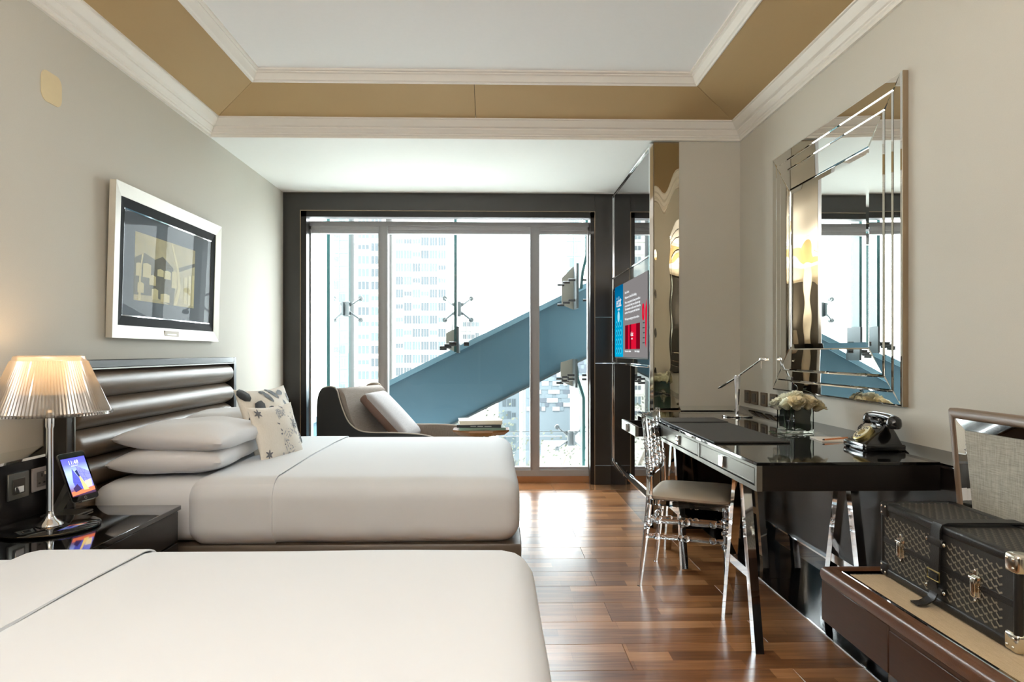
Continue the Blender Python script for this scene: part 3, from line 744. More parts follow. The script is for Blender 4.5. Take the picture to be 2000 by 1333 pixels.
for f_, s_ in ((.155, 'Dear Guest,'), (.225, 'Welcome to Hotel Éclat Beijing.'), (.29, 'We are very pleased to have you with us'), (.335, 'at our hotel and wish you a pleasant stay.'),
              (.38, 'The information on this screen shows the'), (.425, 'services of our property with the hotel.'), (.51, 'We hope you enjoy your time with us.')):
    tx('welcome_lettering', s_, .027, ew, ytx, TZ1-f_*.592, 1.28)
tx('footer_lettering', 'Press menu to continue', .021, ew, ytx, TZ0+.04, 1.2); tx('footer_lettering', 'Select a language', .021, ew, ytx-.38, TZ0+.04, 1.2)
bm = bm_()
for k_ in range(9): bx(bm, sx-.003, sx-.0005, ytx-.005-.061*k_-.061, ytx-.005-.061*k_, TZ0+.062, TZ0+.25)
cp = obj('curtain_picture', bm, er, tv, smooth=False); cp.data.materials.append(edr)
for p_ in cp.data.polygons:
    if ((p_.index//6) in (0, 1, 3, 7, 8)): p_.material_index = 1
tx('picture_lettering', 'éclat', .05, ew, ytx-.28, TZ0+.16, 1, 'CENTER'); tx('picture_lettering', 'HOTELS', .016, ew, ytx-.28, TZ0+.135, 1, 'CENTER')
for r_ in range(4):
    for c_ in range(3):
        y_, z_ = TY1-.085-.1*c_, TZ0+.05+.075*r_
        mb = obj('menu_button', cyl(bm_(), (sx-.0035, y_, z_), (sx-.002, y_, z_), .03, seg=16), ec, tv)
        obj('menu_icon', cyl(bm_(), (sx-.004, y_, z_-.002), (sx-.003, y_, z_-.002), .016, seg=12), edb, mb)
obj('menu_light', cyl(bm_(), (sx-.0045, TY1-.185, TZ0+.335), (sx-.003, TY1-.185, TZ0+.335), .045, seg=20), epale, tv)
obj('red_ring', tube(bm_(), [(sx-.003, TY0+.125+.022*cos(a*pi/8), TZ0+.32+.055*sin(a*pi/8)) for a in range(16)], .0045, 6, True), er, tv)
obj('red_brush', prism(bm_(), [(sx-.003, TY0+0.042, TZ0+.07), (sx-.003, TY0+0.067, TZ0+.10), (sx-.003, TY0+0.062, TZ0+.33), (sx-.003, TY0+0.032, TZ0+.40), (sx-.003, TY0+0.007, TZ0+.34), (sx-.003, TY0+0.022, TZ0+.2)], (.001, 0, 0)), er, tv, smooth=False)
bm = bm_()
for k_ in range(5): bx(bm, sx-.003, sx-.001, TY0+.09, TY0+.15-.01*(k_ % 3), TZ0+.10+.035*k_, TZ0+.108+.035*k_)
obj('caption_bars', bm, eblk, tv, smooth=False)

# ------------------------------------------------------------------ beds
def channel(bm, y0, y1, z0, z1, x0, dep):
    """one padded horizontal roll"""
    def f(a, b):
        y_ = y0+(y1-y0)*a; v = 2*b-1; e = min(a, 1-a)*(y1-y0); end = min(1, (e/.03))**.5
        return Vector((x0+dep*(.25+.75*(1-abs(v)**2.6))*(.35+.65*end), y_, (z0+z1)/2+v*(z1-z0)/2))
    n = 40; gs = [0, .002, .006, .012, .02]+[.03+.94*i/n for i in range(n+1)]+[.98, .988, .994, .998, 1]
    vv = [[bm.verts.new(f(a, j/10)) for j in range(11)] for a in gs]
    for i in range(len(gs)-1):
        for j in range(10): bm.faces.new((vv[i][j], vv[i+1][j], vv[i+1][j+1], vv[i][j+1]))
    for a in (0, -1): bm.faces.new([vv[a][j] for j in range(11)])
    return bm
def bed(y0, y1, hy0, hy1, label, dlabel):
    b = thing('bed', label, 'bed', (-.85, (y0+y1)/2, 0))
    bm = BX(XL+.005, XL+.10, hy0, hy0+.045, 0, 1.155, bev=.003); bx(bm, XL+.005, XL+.10, hy1-.045, hy1, 0, 1.155, bev=.003)
    bx(bm, XL+.005, XL+.10, hy0+.045, hy1-.045, 1.118, 1.155, bev=.003); bx(bm, XL+.005, XL+.03, hy0+.045, hy1-.045, .1, 1.118)
    obj('headboard_frame', bm, M['trimdark'], b)
    bm = bm_(); ih0, ih1 = hy0+.047, hy1-.047
    for a in ((XL+.1, XL+.105, ih0-.004, ih0+.004, .2, 1.118), (XL+.1, XL+.105, ih0, ih1, 1.112, 1.118)): bx(bm, *a)
    obj('headboard_bead', bm, M['steel'], b)
    z = 1.114
    for k_ in range(6):
        obj('headboard_channel', channel(bm_(), ih0, ih1, z-.132, z, XL+.03, .082), M['leather'], b); z -= .134
    bm = round_box(bm_(), -1.76, .118, y0, y1, .10, .345, .02, 6)
    obj('bed_base', bm, M['bedbase'], b)
    bm = bm_()
    for x, y_ in ((-1.6, y0+.1), (-1.6, y1-.1), (0, y0+.1), (0, y1-.1)): bx(bm, x-.03, x+.03, y_-.03, y_+.03, 0, .12)
    for nm, (x, y_) in zip(['leg']*4, ((-1.6, y0+.12), (-1.6, y1-.12), (-.05, y0+.12), (-.05, y1-.12))):
        obj('leg', BX(x-.03, x+.03, y_-.03, y_+.03, 0, .10), M['dark'], b)
    bm.free()
    bm = round_box(bm_(), -1.775, -.98, y0+.012, y1-.012, .345, .612, .07, 12, puff=.012, noise=.002, bulge=.012)
    obj('mattress', bm, M['linen'], b)
    d = thing('duvet', dlabel, 'duvet', (-.6, (y0+y1)/2, .345))
    bm = round_box(bm_(), -1.36, .106, y0-.012, y1+.012, .335, .626, .085, 20, puff=.018, noise=.0025, bulge=.006)
    obj('cover', bm, M['linen'], d)
    bm = round_box(bm_(), -1.36, .106, y0-.012, y1+.012, .335, .626, .085, 44, puff=.018, noise=.0025, bulge=.006)
    bm.normal_update()
    for v, n_ in [(v, v.normal.copy()) for v in bm.verts]: v.co += n_*.007
    for xc, s_ in ((-.975, 1),):
        bmesh.ops.bisect_plane(bm, geom=bm.verts[:]+bm.edges[:]+bm.faces[:], plane_co=(xc, 0, 0), plane_no=(s_, 0, 0), clear_outer=True)
    be = [e_ for e_ in bm.edges if e_.is_boundary]; ce_ = Vector((-.97, (y0+y1)/2, .48))
    ex = bmesh.ops.extrude_edge_only(bm, edges=be)['geom']
    for v in [g for g in ex if isinstance(g, bmesh.types.BMVert)]: v.co += (ce_-v.co).normalized()*.010
    obj('turned_cuff', bm, M['linen'], d)
    return b
bed(3.02, 4.60, 2.885, 4.745, 'double bed with channelled bronze leather headboard standing beyond the nightstand', 'smooth white duvet on the bed with the leather headboard')
bed(.42, 2.005, .20, 2.03, 'double bed in front of the nightstand with only its white top in view', 'smooth white duvet filling the lower picture with a diagonal fold line')

def put_pillow(name, lab, cat, w_, h_, t_, mtx, m, group=None, **k):
    o = obj(name, pillow(bm_(), w_, h_, t_, 20, ear=.035, pw=.34, **k), m, None, world=False, ang=60); o.matrix_basis = mtx
    return tag(o, lab, cat, group)
T_ = Matrix.Translation; RX = lambda a: Matrix.Rotation(R(a), 4, 'X'); RY = lambda a: Matrix.Rotation(R(a), 4, 'Y'); RZ = lambda a: Matrix.Rotation(R(a), 4, 'Z')
g_ = 'white bed pillows'
put_pillow('pillow', 'lower white pillow of the stack at the nightstand side of the bed', 'pillow', .50, .68, .15, T_((-1.50, 3.42, .688)) @ RZ(3) @ RY(-1), M['pillow'], g_)
put_pillow('pillow', 'upper white pillow of the stack at the nightstand side of the bed', 'pillow', .50, .68, .145, T_((-1.465, 3.44, .785)) @ RZ(-3) @ RY(2), M['pillow'], g_)
put_pillow('pillow', 'lower white pillow hidden behind the patterned cushions', 'pillow', .46, .62, .15, T_((-1.54, 4.08, .688)) @ RZ(-2), M['pillow'], g_)
put_pillow('pillow', 'upper white pillow half hidden behind the patterned cushions', 'pillow', .46, .62, .145, T_((-1.53, 4.08, .785)) @ RZ(2) @ RY(3), M['pillow'], g_)

# patterned scatter cushions leaning on the pillows
def scatter(lab, w_, h_, t_, mtx, spots, seed):
    t = thing('scatter_cushion', lab, 'cushion', mtx=mtx, group='patterned scatter cushions')
    obj('cushion_body', pillow(bm_(), w_, h_, t_, 18, ear=.10, pw=.5), M['cushcream'], t, world=False, ang=60)
    return t
def surf(w_, h_, t_, x, y_, lift=.0015, ear=.10, pw=.5):
    # height of the cushion face at local x, y (same shape as pillow())
    u, v = 2*x/w_, 2*y_/h_
    for _ in range(4): u, v = max(-.985, min(.985, 2*x/w_/(1-ear*(1-v*v)))), max(-.985, min(.985, 2*y_/h_/(1-ear*(1-u*u))))
    return t_/2*(max(0, (1-u*u)*(1-v*v)))**pw*.97+lift
def patch(bm, poly, w_, h_, t_, lift=.002):
    n = len(poly); c = (sum(p[0] for p in poly)/n, sum(p[1] for p in poly)/n)
    rows = [[bm.verts.new((c[0]+(p[0]-c[0])*s, c[1]+(p[1]-c[1])*s, surf(w_, h_, t_, c[0]+(p[0]-c[0])*s, c[1]+(p[1]-c[1])*s, lift))) for p in poly] for s in (1, .66, .33)]
    cv = bm.verts.new((c[0], c[1], surf(w_, h_, t_, *c, lift)))
    for a, b in zip(rows, rows[1:]):
        for k_ in range(n): bm.faces.new((a[k_], a[(k_+1) % n], b[(k_+1) % n], b[k_]))
    for k_ in range(n): bm.faces.new((rows[-1][k_], rows[-1][(k_+1) % n], cv))
    return bm
def face_mtx(base, lean, yaw):
    """cushion standing on its lower edge, face towards +X: local X -> world Y, local Y -> up"""
    return T_(base) @ RZ(yaw) @ RY(-lean) @ Matrix(((0, 0, 1, 0), (1, 0, 0, 0), (0, 1, 0, 0), (0, 0, 0, 1)))
W1, H1, T1 = .50, .40, .125
c1 = scatter('large cream cushion with black sequin patches leaning behind the small cushion', W1, H1, T1, face_mtx((-1.285, 3.93, .80), 20, -14), None, 1)
rg = random.Random(5)
def blob(cx, cy_, rx, ry, rot, n=9):
    out = []
    for k_ in range(n):
        a = 2*pi*k_/n; q = rg.uniform(.82, 1.12); x, y_ = rx*q*cos(a), ry*q*sin(a)
        out.append((cx+x*cos(rot)-y_*sin(rot), cy_+x*sin(rot)+y_*cos(rot)))
    return out
for i, (cx, cy_, rx, ry, ro) in enumerate(((-.205, .155, .045, .035, -.5), (-.13, .075, .045, .038, .3), (-.02, .13, .022, .05, .7), (.045, .15, .02, .05, .8), (-.045, .05, .03, .02, .2), (.12, .15, .04, .018, .2),
        (.12, .06, .02, .045, .3), (.2, .12, .018, .03, .4), (.19, -.02, .02, .05, .2), (.1, -.06, .03, .04, 1), (.215, -.13, .022, .04, 0), (.02, -.03, .035, .03, .5), (-.2, .0, .025, .04, .2), (-.12, -.1, .04, .03, .8), (.05, -.15, .04, .025, .2), (-.05, .16, .03, .012, 0))):
    obj('sequin_patch', patch(bm_(), blob(cx, cy_, rx, ry, ro), W1, H1, T1, .004), M['sequin'], c1, world=False, ang=80)
W2, H2, T2 = .40, .31, .095
c2 = scatter('small cream cushion with grey floral print leaning on the sequin cushion', W2, H2, T2, face_mtx((-1.175, 3.70, .758), 17, -16), None, 2)
bm = bm_(); bl_ = bm_()
def leaf2(b, x, y_, l, wd, a):
    patch(b, [(x+px_*cos(a)-py_*sin(a), y_+px_*sin(a)+py_*cos(a)) for px_, py_ in ((0, 0), (l*.35, wd), (l*.75, wd*.7), (l, 0), (l*.7, -wd*.6), (l*.3, -wd))], W2, H2, T2, .0025)
for k_ in range(46):
    x, y_ = rg.uniform(-.05, .17), rg.uniform(-.13, .13); leaf2(bm if k_ % 2 else bl_, x, y_, rg.uniform(.012, .03), rg.uniform(.003, .007), rg.uniform(0, 6.28))
for cx, cy_ in ((-.15, .11), (-.145, -.11), (.02, .06), (.12, .02)):
    for j in range(6): leaf2(bm, cx, cy_, .028, .006, j*1.05+.3)
for cx, cy_, rr in ((.04, -.06, .055), (.13, -.02, .05), (.02, .08, .03)):
    for q in (1, .7, .42):
        for j in range(9):
            a = j*.7; leaf2(bl_, cx+rr*q*cos(a), cy_+1.2*rr*q*sin(a), .035*q, .004, a+1.7)
obj('leaf_print', bm, M['printgrey'], c2, world=False, ang=80); obj('flower_print', bl_, M['printlight'], c2, world=False, ang=80)
for o_ in c2.children:
    if 'print' in o_.name: o_['kind'] = 'stuff'

# ------------------------------------------------------------------ nightstand and what stands on it
ZN = .535
ns = thing('nightstand', 'black gloss nightstand with a twin chrome knob between the two beds', 'nightstand', (-1.6, 2.49, 0))
obj('top', BX(XL+.035, -1.345, 2.06, 2.955, ZN-.02, ZN, bev=.002), M['black'], ns)
obj('body', BX(XL+.035, -1.372, 2.07, 2.945, .06, ZN-.02), M['black'], ns)
obj('foot', BX(XL+.06, -1.42, 2.1, 2.92, 0, .06), M['dark'], ns)
d_ = obj('drawer', BX(-1.372, -1.352, 2.075, 2.94, .385, ZN-.024, bev=.0015), M['dark'], ns)
obj('drawer', BX(-1.372, -1.352, 2.075, 2.94, .07, .377, bev=.0015), M['dark'], ns)
for dy in (-.016, .016):
    bm = cyl(bm_(), (-1.352, 2.57+dy*.4, .438), (-1.338, 2.57+dy, .438), .005); ball(bm, (-1.332, 2.57+dy, .438), .012)
    obj('knob', bm, M['chrome'], d_)

lp = thing('table_lamp', 'table lamp with fluted glass shade and chrome stem on the nightstand', 'lamp', (-1.655, 2.575, ZN))
lx, ly = -1.655, 2.575
obj('base_disc', lathe(bm_(), [(0, .001), (.158, .001), (.165, .004), (.165, .009), (.16, .012), (0, .012)], (lx, ly, ZN), 56), M['black'], lp)
obj('stem', lathe(bm_(), [(.03, .012), (.045, .014), (.04, .022), (.024, .034), (.014, .05), (.0115, .07), (.0115, .37), (.0145, .38), (.0145, .43), (.006, .44), (.006, .5), (0, .5)], (lx, ly, ZN), 28), M['chrome'], lp)
# fluted shade
nf = 104
def shade(bm, prof, amp, t=.003):
    for s in (0,):
        vv = []
        for r_, z in prof:
            vv.append([bm.verts.new((lx+(r_+(amp if k_ % 2 else -amp))*cos(2*pi*k_/(2*nf)), ly+(r_+(amp if k_ % 2 else -amp))*sin(2*pi*k_/(2*nf)), ZN+z)) for k_ in range(2*nf)])
        for a, b in zip(vv, vv[1:]):
            for k_ in range(2*nf): bm.faces.new((a[k_], a[(k_+1) % (2*nf)], b[(k_+1) % (2*nf)], b[k_]))
    return bm
obj('shade', shade(bm_(), [(.199, .425), (.197, .433), (.160, .525), (.125, .612), (.121, .622)], .0016), M['shade'], lp, smooth=False)
obj('shade_rim', lathe(bm_(), [(.197, .423), (.205, .424), (.205, .434), (.199, .436)], (lx, ly, ZN), 64, close=True), M['acrylic'], lp)
obj('inner_shade', lathe(bm_(), [(0, .50), (.09, .50), (.115, .505), (.108, .56), (.100, .60), (.098, .637)], (lx, ly, ZN), 48), M['opal'], lp)
obj('shade_collar', lathe(bm_(), [(.121, .622), (.116, .626), (.112, .639), (.10, .642)], (lx, ly, ZN), 48), M['shade'], lp)
obj('bulb', ball(bm_(), (lx, ly, ZN+.555), .03, 1, 1, 1.25), M['bulb'], lp)
pl_ = bpy.data.lights.new('bulb_light', 'POINT'); pl_.energy = 1.0; pl_.color = (1, .62, .32); pl_.shadow_soft_size = .03
plo = bpy.data.objects.new('bulb_light', pl_); COL.objects.link(plo); plo.parent = lp; plo.location = (0, 0, .61)

# tablet on its stand
wv = Vector((.19, .98, 0)).normalized(); uv = Vector((-.36, .07, .93)); uv = (uv-uv.dot(wv)*wv).normalized(); nv = wv.cross(uv)
TC = Vector((-1.685, 2.80, .688))
tmx = Matrix(((wv.x, uv.x, nv.x, TC.x), (wv.y, uv.y, nv.y, TC.y), (wv.z, uv.z, nv.z, TC.z), (0, 0, 0, 1)))
tb = thing('tablet', 'tablet showing the time over a blue glass pyramid picture', 'tablet', mtx=tmx)
TW, TH_ = .136, .203
bm = bm_(); q = .012
pts = []
for cx, cy_, a0 in ((TW/2-q, TH_/2-q, 0), (-TW/2+q, TH_/2-q, 90), (-TW/2+q, -TH_/2+q, 180), (TW/2-q, -TH_/2+q, 270)):
    for j in range(5): pts.append((cx+q*cos(R(a0+22.5*j)), cy_+q*sin(R(a0+22.5*j)), -.007))
obj('housing', prism(bm_(), pts, (0, 0, .006)), M['steel'], tb, world=False)
obj('glass_face', prism(bm_(), [(x*.985, y_*.99, -.001) for x, y_, z in pts], (0, 0, .001)), M['black'], tb, world=False)
SH = .158
scm = screen_grad('tablet screen', [(0, srgb(60, 40, 60)), (.16, srgb(120, 90, 120)), (.35, srgb(150, 170, 240)), (.6, srgb(176, 200, 255)), (.85, srgb(104, 108, 232)), (1, srgb(92, 92, 222))], 1.0, SH)
obj('screen', BX(-.059, .059, -SH/2, SH/2, 0, .0006), scm, tb, world=False, smooth=False)
TE = lambda n, c: emat(n, srgb(*c), 1.0)
def flat(name, poly, m, z=.0009, t=.0002): return obj(name, prism(bm_(), [(x, y_, z) for x, y_ in poly], (0, 0, t)), m, tb, world=False, smooth=False)
flat('pyramid_picture', [(.0, .045), (.059, .012), (.059, -.05), (.02, -.06), (.008, -.055)], TE('pyramid glass', (132, 136, 226)))
flat('pyramid_picture', [(-.022, .035), (.0, -.01), (.012, -.058), (-.03, -.055), (-.036, -.02)], TE('pyramid side', (88, 92, 190)))
flat('pyramid_picture', [(-.012, .022), (.0, .028), (.006, .0), (-.0, -.008)], TE('pyramid core', (46, 52, 92)), .0012)
flat('pyramid_picture', [(-.0, .0), (.006, .0), (.03, -.06), (.004, -.06)], TE('pyramid glow', (255, 214, 130)), .0012)
flat('street_picture', [(-.059, -.058), (.059, -.052), (.059, -.068), (-.059, -.075)], TE('street glow', (236, 120, 84)), .0012)
flat('street_picture', [(-.045, -.045), (-.02, -.03), (-.005, -.055), (-.04, -.062)], TE('street dark', (64, 50, 92)), .0013)
flat('street_picture', [(.02, -.025), (.055, -.02), (.05, -.05), (.024, -.052)], TE('lobby glow', (255, 226, 170)), .0013)
bm = bm_()
for a, b in (((.0, .045), (.03, -.055)), ((.02, .034), (.045, -.05)), ((.04, .023), (.01, -.03)), ((.059, .0), (.008, .015)), ((.059, -.02), (.016, -.01)), ((.02, .034), (.008, .01)), ((-.022, .035), (-.03, -.05)), ((-.03, 0), (.0, -.02)), ((-.033, -.02), (.004, -.03))):
    tube(bm, [(a[0], a[1], .0012), (b[0], b[1], .0012)], .0004, 4)
obj('pyramid_lattice', bm, TE('lattice blue', (70, 74, 150)), tb, world=False)
twh = TE('tablet white', (250, 250, 255))
pM = wm(tb)
text('clock_lettering', '11:48', .023, twh, tb, pM @ Vector((-.005, .052, .0014)), wv, uv, 'CENTER', .0001)
text('date_lettering', 'Sunday, May 21', .0055, twh, tb, pM @ Vector((-.003, .044, .0014)), wv, uv, 'CENTER', .0001)
obj('home_button', lathe(bm_(), [(.0045, 0), (.0055, .0004), (.0065, 0)], (0, -.0905, .0002), 16), M['steel'], tb, world=False)
tbs = thing('tablet_stand', 'angled metal stand holding the tablet on the nightstand', 'stand', (-1.73, 2.80, ZN))
obj('stand_base', BX(-1.80, -1.66, 2.74, 2.86, ZN+.0005, ZN+.008, bev=.002), M['steel'], tbs)
bot = TC-uv*(TH_/2)
obj('stand_post', prism(bm_(), [Vector((-1.785, 2.775, ZN+.006)), Vector((-1.770, 2.775, ZN+.006)), TC-nv*.0085-wv*.02-uv*.01, TC-nv*.016-wv*.02+uv*.02], (.005, .05, 0)), M['steel'], tbs, smooth=False)
obj('lip', prism(bm_(), [bot-nv*.012-wv*.03-uv*.0005, bot+nv*.006-wv*.03-uv*.0005, bot+nv*.006-wv*.03-uv*.004, bot-nv*.012-wv*.03-uv*.004], wv*.06), M['steel'], tbs, smooth=False)

# ------------------------------------------------------------------ picture over the bed
def frame_piece(bm, y0, y1, z0, z1, w_, xb, xo, xi):
    """mitred four-sided frame: outer rectangle, face width w_, back xb, outer front xo, inner front xi"""
    o_ = [(y0, z0), (y1, z0), (y1, z1), (y0, z1)]; i_ = [(y0+w_, z0+w_), (y1-w_, z0+w_), (y1-w_, z1-w_), (y0+w_, z1-w_)]
    rows = [[(xb, *p) for p in o_], [(xo, *p) for p in o_], [(xi, *p) for p in i_], [(xb, *p) for p in i_]]
    vv = [[bm.verts.new(p) for p in r_] for r_ in rows]
    for a, b in zip(vv, vv[1:]+vv[:1]):
        for k_ in range(4): bm.faces.new((a[k_], a[(k_+1) % 4], b[(k_+1) % 4], b[k_]))
    return bm
# built upright with its back on x=0, then leaned off the wall
pmx = T_((XL+.004, 0, 1.26)) @ RY(1.6)
pc = thing('framed_picture', 'framed sepia courtyard photograph in wide silver frame over the bed headboard', 'picture', mtx=pmx)
PY0, PY1, PH = 3.335, 4.60, .765
obj('outer_frame', frame_piece(bm_(), PY0, PY1, 0, PH, .064, 0, .032, .022), M['silverleaf'], pc, world=False, smooth=False)
obj('black_mount', frame_piece(bm_(), PY0+.064, PY1-.064, .064, PH-.064, .050, 0, .019, .012), M['matblack'], pc, world=False, smooth=False)
obj('silver_fillet', frame_piece(bm_(), PY0+.112, PY1-.112, .112, PH-.112, .006, 0, .0145, .0125), M['chrome'], pc, world=False, smooth=False)
obj('grey_mount', BX(0, .008, PY0+.116, PY1-.116, .116, PH-.116), M['mat_grey'], pc, world=False, smooth=False)
def sepia():
    m = mat('sepia print', srgb(176, 160, 116), .7, var=.3, vscale=14); return m
FY0, FY1, FZ0, FZ1 = 3.565, 4.265, .20, .555
obj('photo_print', BX(.0065, .0085, FY0, FY1, FZ0, FZ1), sepia(), pc, world=False, smooth=False)
sd = mat('sepia shadow print', srgb(98, 90, 70), .75, var=.35, vscale=30); sl = mat('sepia light print', srgb(206, 190, 140), .75, var=.15, vscale=30)
def pp(name, pts, m, x=.0086): return obj(name, prism(bm_(), [(x, FY0+a*(FY1-FY0), FZ0+b*(FZ1-FZ0)) for a, b in pts], (.0003, 0, 0)), m, pc, world=False, smooth=False)
pp('print_shade', [(.0, .62), (.14, .72), (.3, .66), (.42, .74), (.6, .6), (.64, .3), (.62, .0), (.55, .0), (.3, .1), (.0, .08)], sd)
for (a, b, c, d) in ((.02, .36, .10, .54), (.12, .36, .24, .56), (.22, .26, .32, .40), (.34, .42, .44, .52), (.45, .40, .56, .52), (.58, .28, .67, .54), (.26, .05, .36, .2), (.4, .03, .55, .15), (.05, .12, .14, .26)):
    pp('print_figure', [(a, b), (c, b), (c, d), ((a+c)/2, d+.02), (a, d)], sl, .0090)
for (a, b, c, d) in ((.80, .05, .86, .5), (.88, .04, .93, .54), (.95, .03, .995, .56)):
    pp('print_door', [(a, b), (c, b), (c, d), (a, d)], sl, .0090)
pp('print_trunk', [(.62, .0), (.68, .0), (.74, .3), (.7, .6), (.58, 1), (.55, 1), (.66, .6), (.69, .3)], sl, .0092)
pp('print_trunk', [(.06, .0), (.10, .0), (.09, .4), (.12, .7), (.10, .7), (.07, .4)], sl, .0092)
pp('print_eave', [(.68, .62), (1, .78), (1, .72), (.7, .56)], sd, .0089)
obj('glazing', BX(.0105, .012, PY0+.116, PY1-.116, .116, PH-.116), M['picglass'], pc, world=False, smooth=False)
npl = obj('name_plate', BX(.024, .029, PY0+.53, PY0+.70, .012, .05, bev=.001), M['bronzeplate'], pc, world=False)
obj('engraving', BX(.029, .0294, PY0+.56, PY0+.67, .026, .034), M['steel'], npl, world=False, smooth=False)

# lighter blot high on the wall, built as a thin round cornered piece
bm = bm_(); pts = []
for cy_, cz, a0 in ((.033, .033, 0), (-.033, .033, 90), (-.033, -.033, 180), (.033, -.033, 270)):
    for j in range(7): pts.append((XL+.0005, 2.94+cy_*1.0+.034*cos(R(a0+15*j)), 2.307+cz*.75+.04*sin(R(a0+15*j))))
tag(obj('wall_blot', prism(bm, pts, (.003, 0, 0)), M['plate']), 'round cornered beige blot high on the left wall, built as a thin piece', 'plate')

# switch plates beside the nightstand
def plate(name, lab, y0, y1, z0, z1, m, cat='socket', group=None):
    t = thing(name, lab, cat, (XL+.03, (y0+y1)/2, (z0+z1)/2), group=group)
    obj('face_plate', BX(XL+.0302, XL+.038, y0, y1, z0, z1, bev=.0015), m, t); return t
k_ = plate('card_switch', 'chrome card switch plate on the dark panel behind the lamp', 2.632, 2.748, .622, .722, M['steel'], 'switch')
obj('card_slot', BX(XL+.037, XL+.0405, 2.655, 2.722, .64, .70, bev=.001), M['bronzedark'], k_)
obj('card_holder', BX(XL+.0395, XL+.043, 2.664, 2.712, .645, .67, bev=.001), M['chrome'], k_)
k_ = plate('wall_socket', 'white three pin wall socket behind the lamp stem', 2.770, 2.880, .628, .722, M['socket_white'])
obj('socket_insert', BX(XL+.037, XL+.0395, 2.792, 2.852, .645, .705, bev=.001), M['socket_grey'], k_)
for y0, z0, a, b in ((2.818, .683, .007, .014), (2.801, .656, .012, .006), (2.83, .656, .012, .006)):
    obj('pin_slot', BX(XL+.039, XL+.0399, y0, y0+a, z0, z0+b), M['tube'], k_, smooth=False)
obj('rocker', BX(XL+.0394, XL+.0408, 2.836, 2.85, .69, .701), M['paper'], k_, smooth=False)

# switch plates on the right wall above the desk
for i, (y0, y1) in enumerate(((4.372, 4.468), (4.245, 4.35), (4.10, 4.195), (3.955, 4.05))):
    t = thing('switch_plate', ('bronze switch plate by the room corner, first of the row behind the desk lamp', 'bronze switch plate second from the room corner behind the desk', 'bronze switch plate third from the room corner under the mirror edge', 'bronze switch plate half hidden by the roses')[i], 'switch', (XR, (y0+y1)/2, .9), group='switch plates over the desk')
    f_ = obj('face_plate', BX(XR-.010, XR-.0002, y0, y1, .857, .941, bev=.002), M['bronzeplate'], t)
    obj('insert', BX(XR-.0125, XR-.009, y0+.025, y1-.025, .872, .926, bev=.001), M['bronzedark'], t)

# ------------------------------------------------------------------ bevelled wall mirror
mi = thing('wall_mirror', 'square wall mirror with stepped mirror strip frame above the desk', 'mirror', (XR, 3.33, 1.645))
MY0, MY1, MZ0, MZ1 = 2.69, 3.965, .97, 2.318
obj('mirror_back', BX(1.628, XR-.0005, MY0, MY1, MZ0, MZ1), M['champagne'], mi, smooth=False)
def strip_ring(off, wd, x_out, x_in):
    """four mitred strips, each a thing part"""
    a = [(MY0+off, MZ0+off), (MY1-off, MZ0+off), (MY1-off, MZ1-off), (MY0+off, MZ1-off)]
    b = [(MY0+off+wd, MZ0+off+wd), (MY1-off-wd, MZ0+off+wd), (MY1-off-wd, MZ1-off-wd), (MY0+off+wd, MZ1-off-wd)]
    for k_ in range(4):
        k2 = (k_+1) % 4; q = [a[k_], a[k2], b[k2], b[k_]]; xs = [x_out, x_out, x_in, x_in]
        c = (sum(p[0] for p in q)/4, sum(p[1] for p in q)/4)
        bm = bm_()
        sh = lambda p, e: (p[0]+(c[0]-p[0])/max(.001, math.hypot(c[0]-p[0], c[1]-p[1]))*e, p[1]+(c[1]-p[1])/max(.001, math.hypot(c[0]-p[0], c[1]-p[1]))*e)
        inner = []
        # bevel: inset the face towards the strip centre line
        la = Vector((q[1][0]-q[0][0], q[1][1]-q[0][1])).normalized(); nn = Vector((-la.y, la.x))
        if nn.dot(Vector(c)-Vector(q[0])) < 0: nn = -nn
        e = .006
        q2 = [Vector(q[0])+nn*e+la*e*1.0, Vector(q[1])+nn*e-la*e*1.0, Vector(q[2])-nn*e-la*e*.4, Vector(q[3])-nn*e+la*e*.4]
        lo = [bm.verts.new((1.629, *p)) for p in q]; mid = [bm.verts.new((x+.003, *p)) for p, x in zip(q, xs)]; hi = [bm.verts.new((x, *p)) for p, x in zip(q2, xs)]
        for r1, r2 in ((lo, mid), (mid, hi)):
            for j in range(4): bm.faces.new((r1[j], r1[(j+1) % 4], r2[(j+1) % 4], r2[j]))
        bm.faces.new(hi); bm.faces.new(lo[::-1])
        obj('mirror_strip', bm, M['mirror'], mi, smooth=False)
strip_ring(.002, .058, 1.6215, 1.6225); strip_ring(.061, .058, 1.6195, 1.6205); strip_ring(.120, .118, 1.6165, 1.6185)
bm = bm_(); o_ = .239
a = [(MY0+o_, MZ0+o_), (MY1-o_, MZ0+o_), (MY1-o_, MZ1-o_), (MY0+o_, MZ1-o_)]; e = .024
b = [(MY0+o_+e, MZ0+o_+e), (MY1-o_-e, MZ0+o_+e), (MY1-o_-e, MZ1-o_-e), (MY0+o_+e, MZ1-o_-e)]
va = [bm.verts.new((1.6245, *p)) for p in a]; vb = [bm.verts.new((1.622, *p)) for p in b]
for k_ in range(4): bm.faces.new((va[k_], va[(k_+1) % 4], vb[(k_+1) % 4], vb[k_]))
bm.faces.new(vb)
obj('mirror_glass', bm, M['mirror'], mi, smooth=False)

# dark panel under the desk level on the short wall
struct('wainscot_panel', BX(1.236, 1.585, 4.555, 4.57, 0, .785), M['black'], br_)

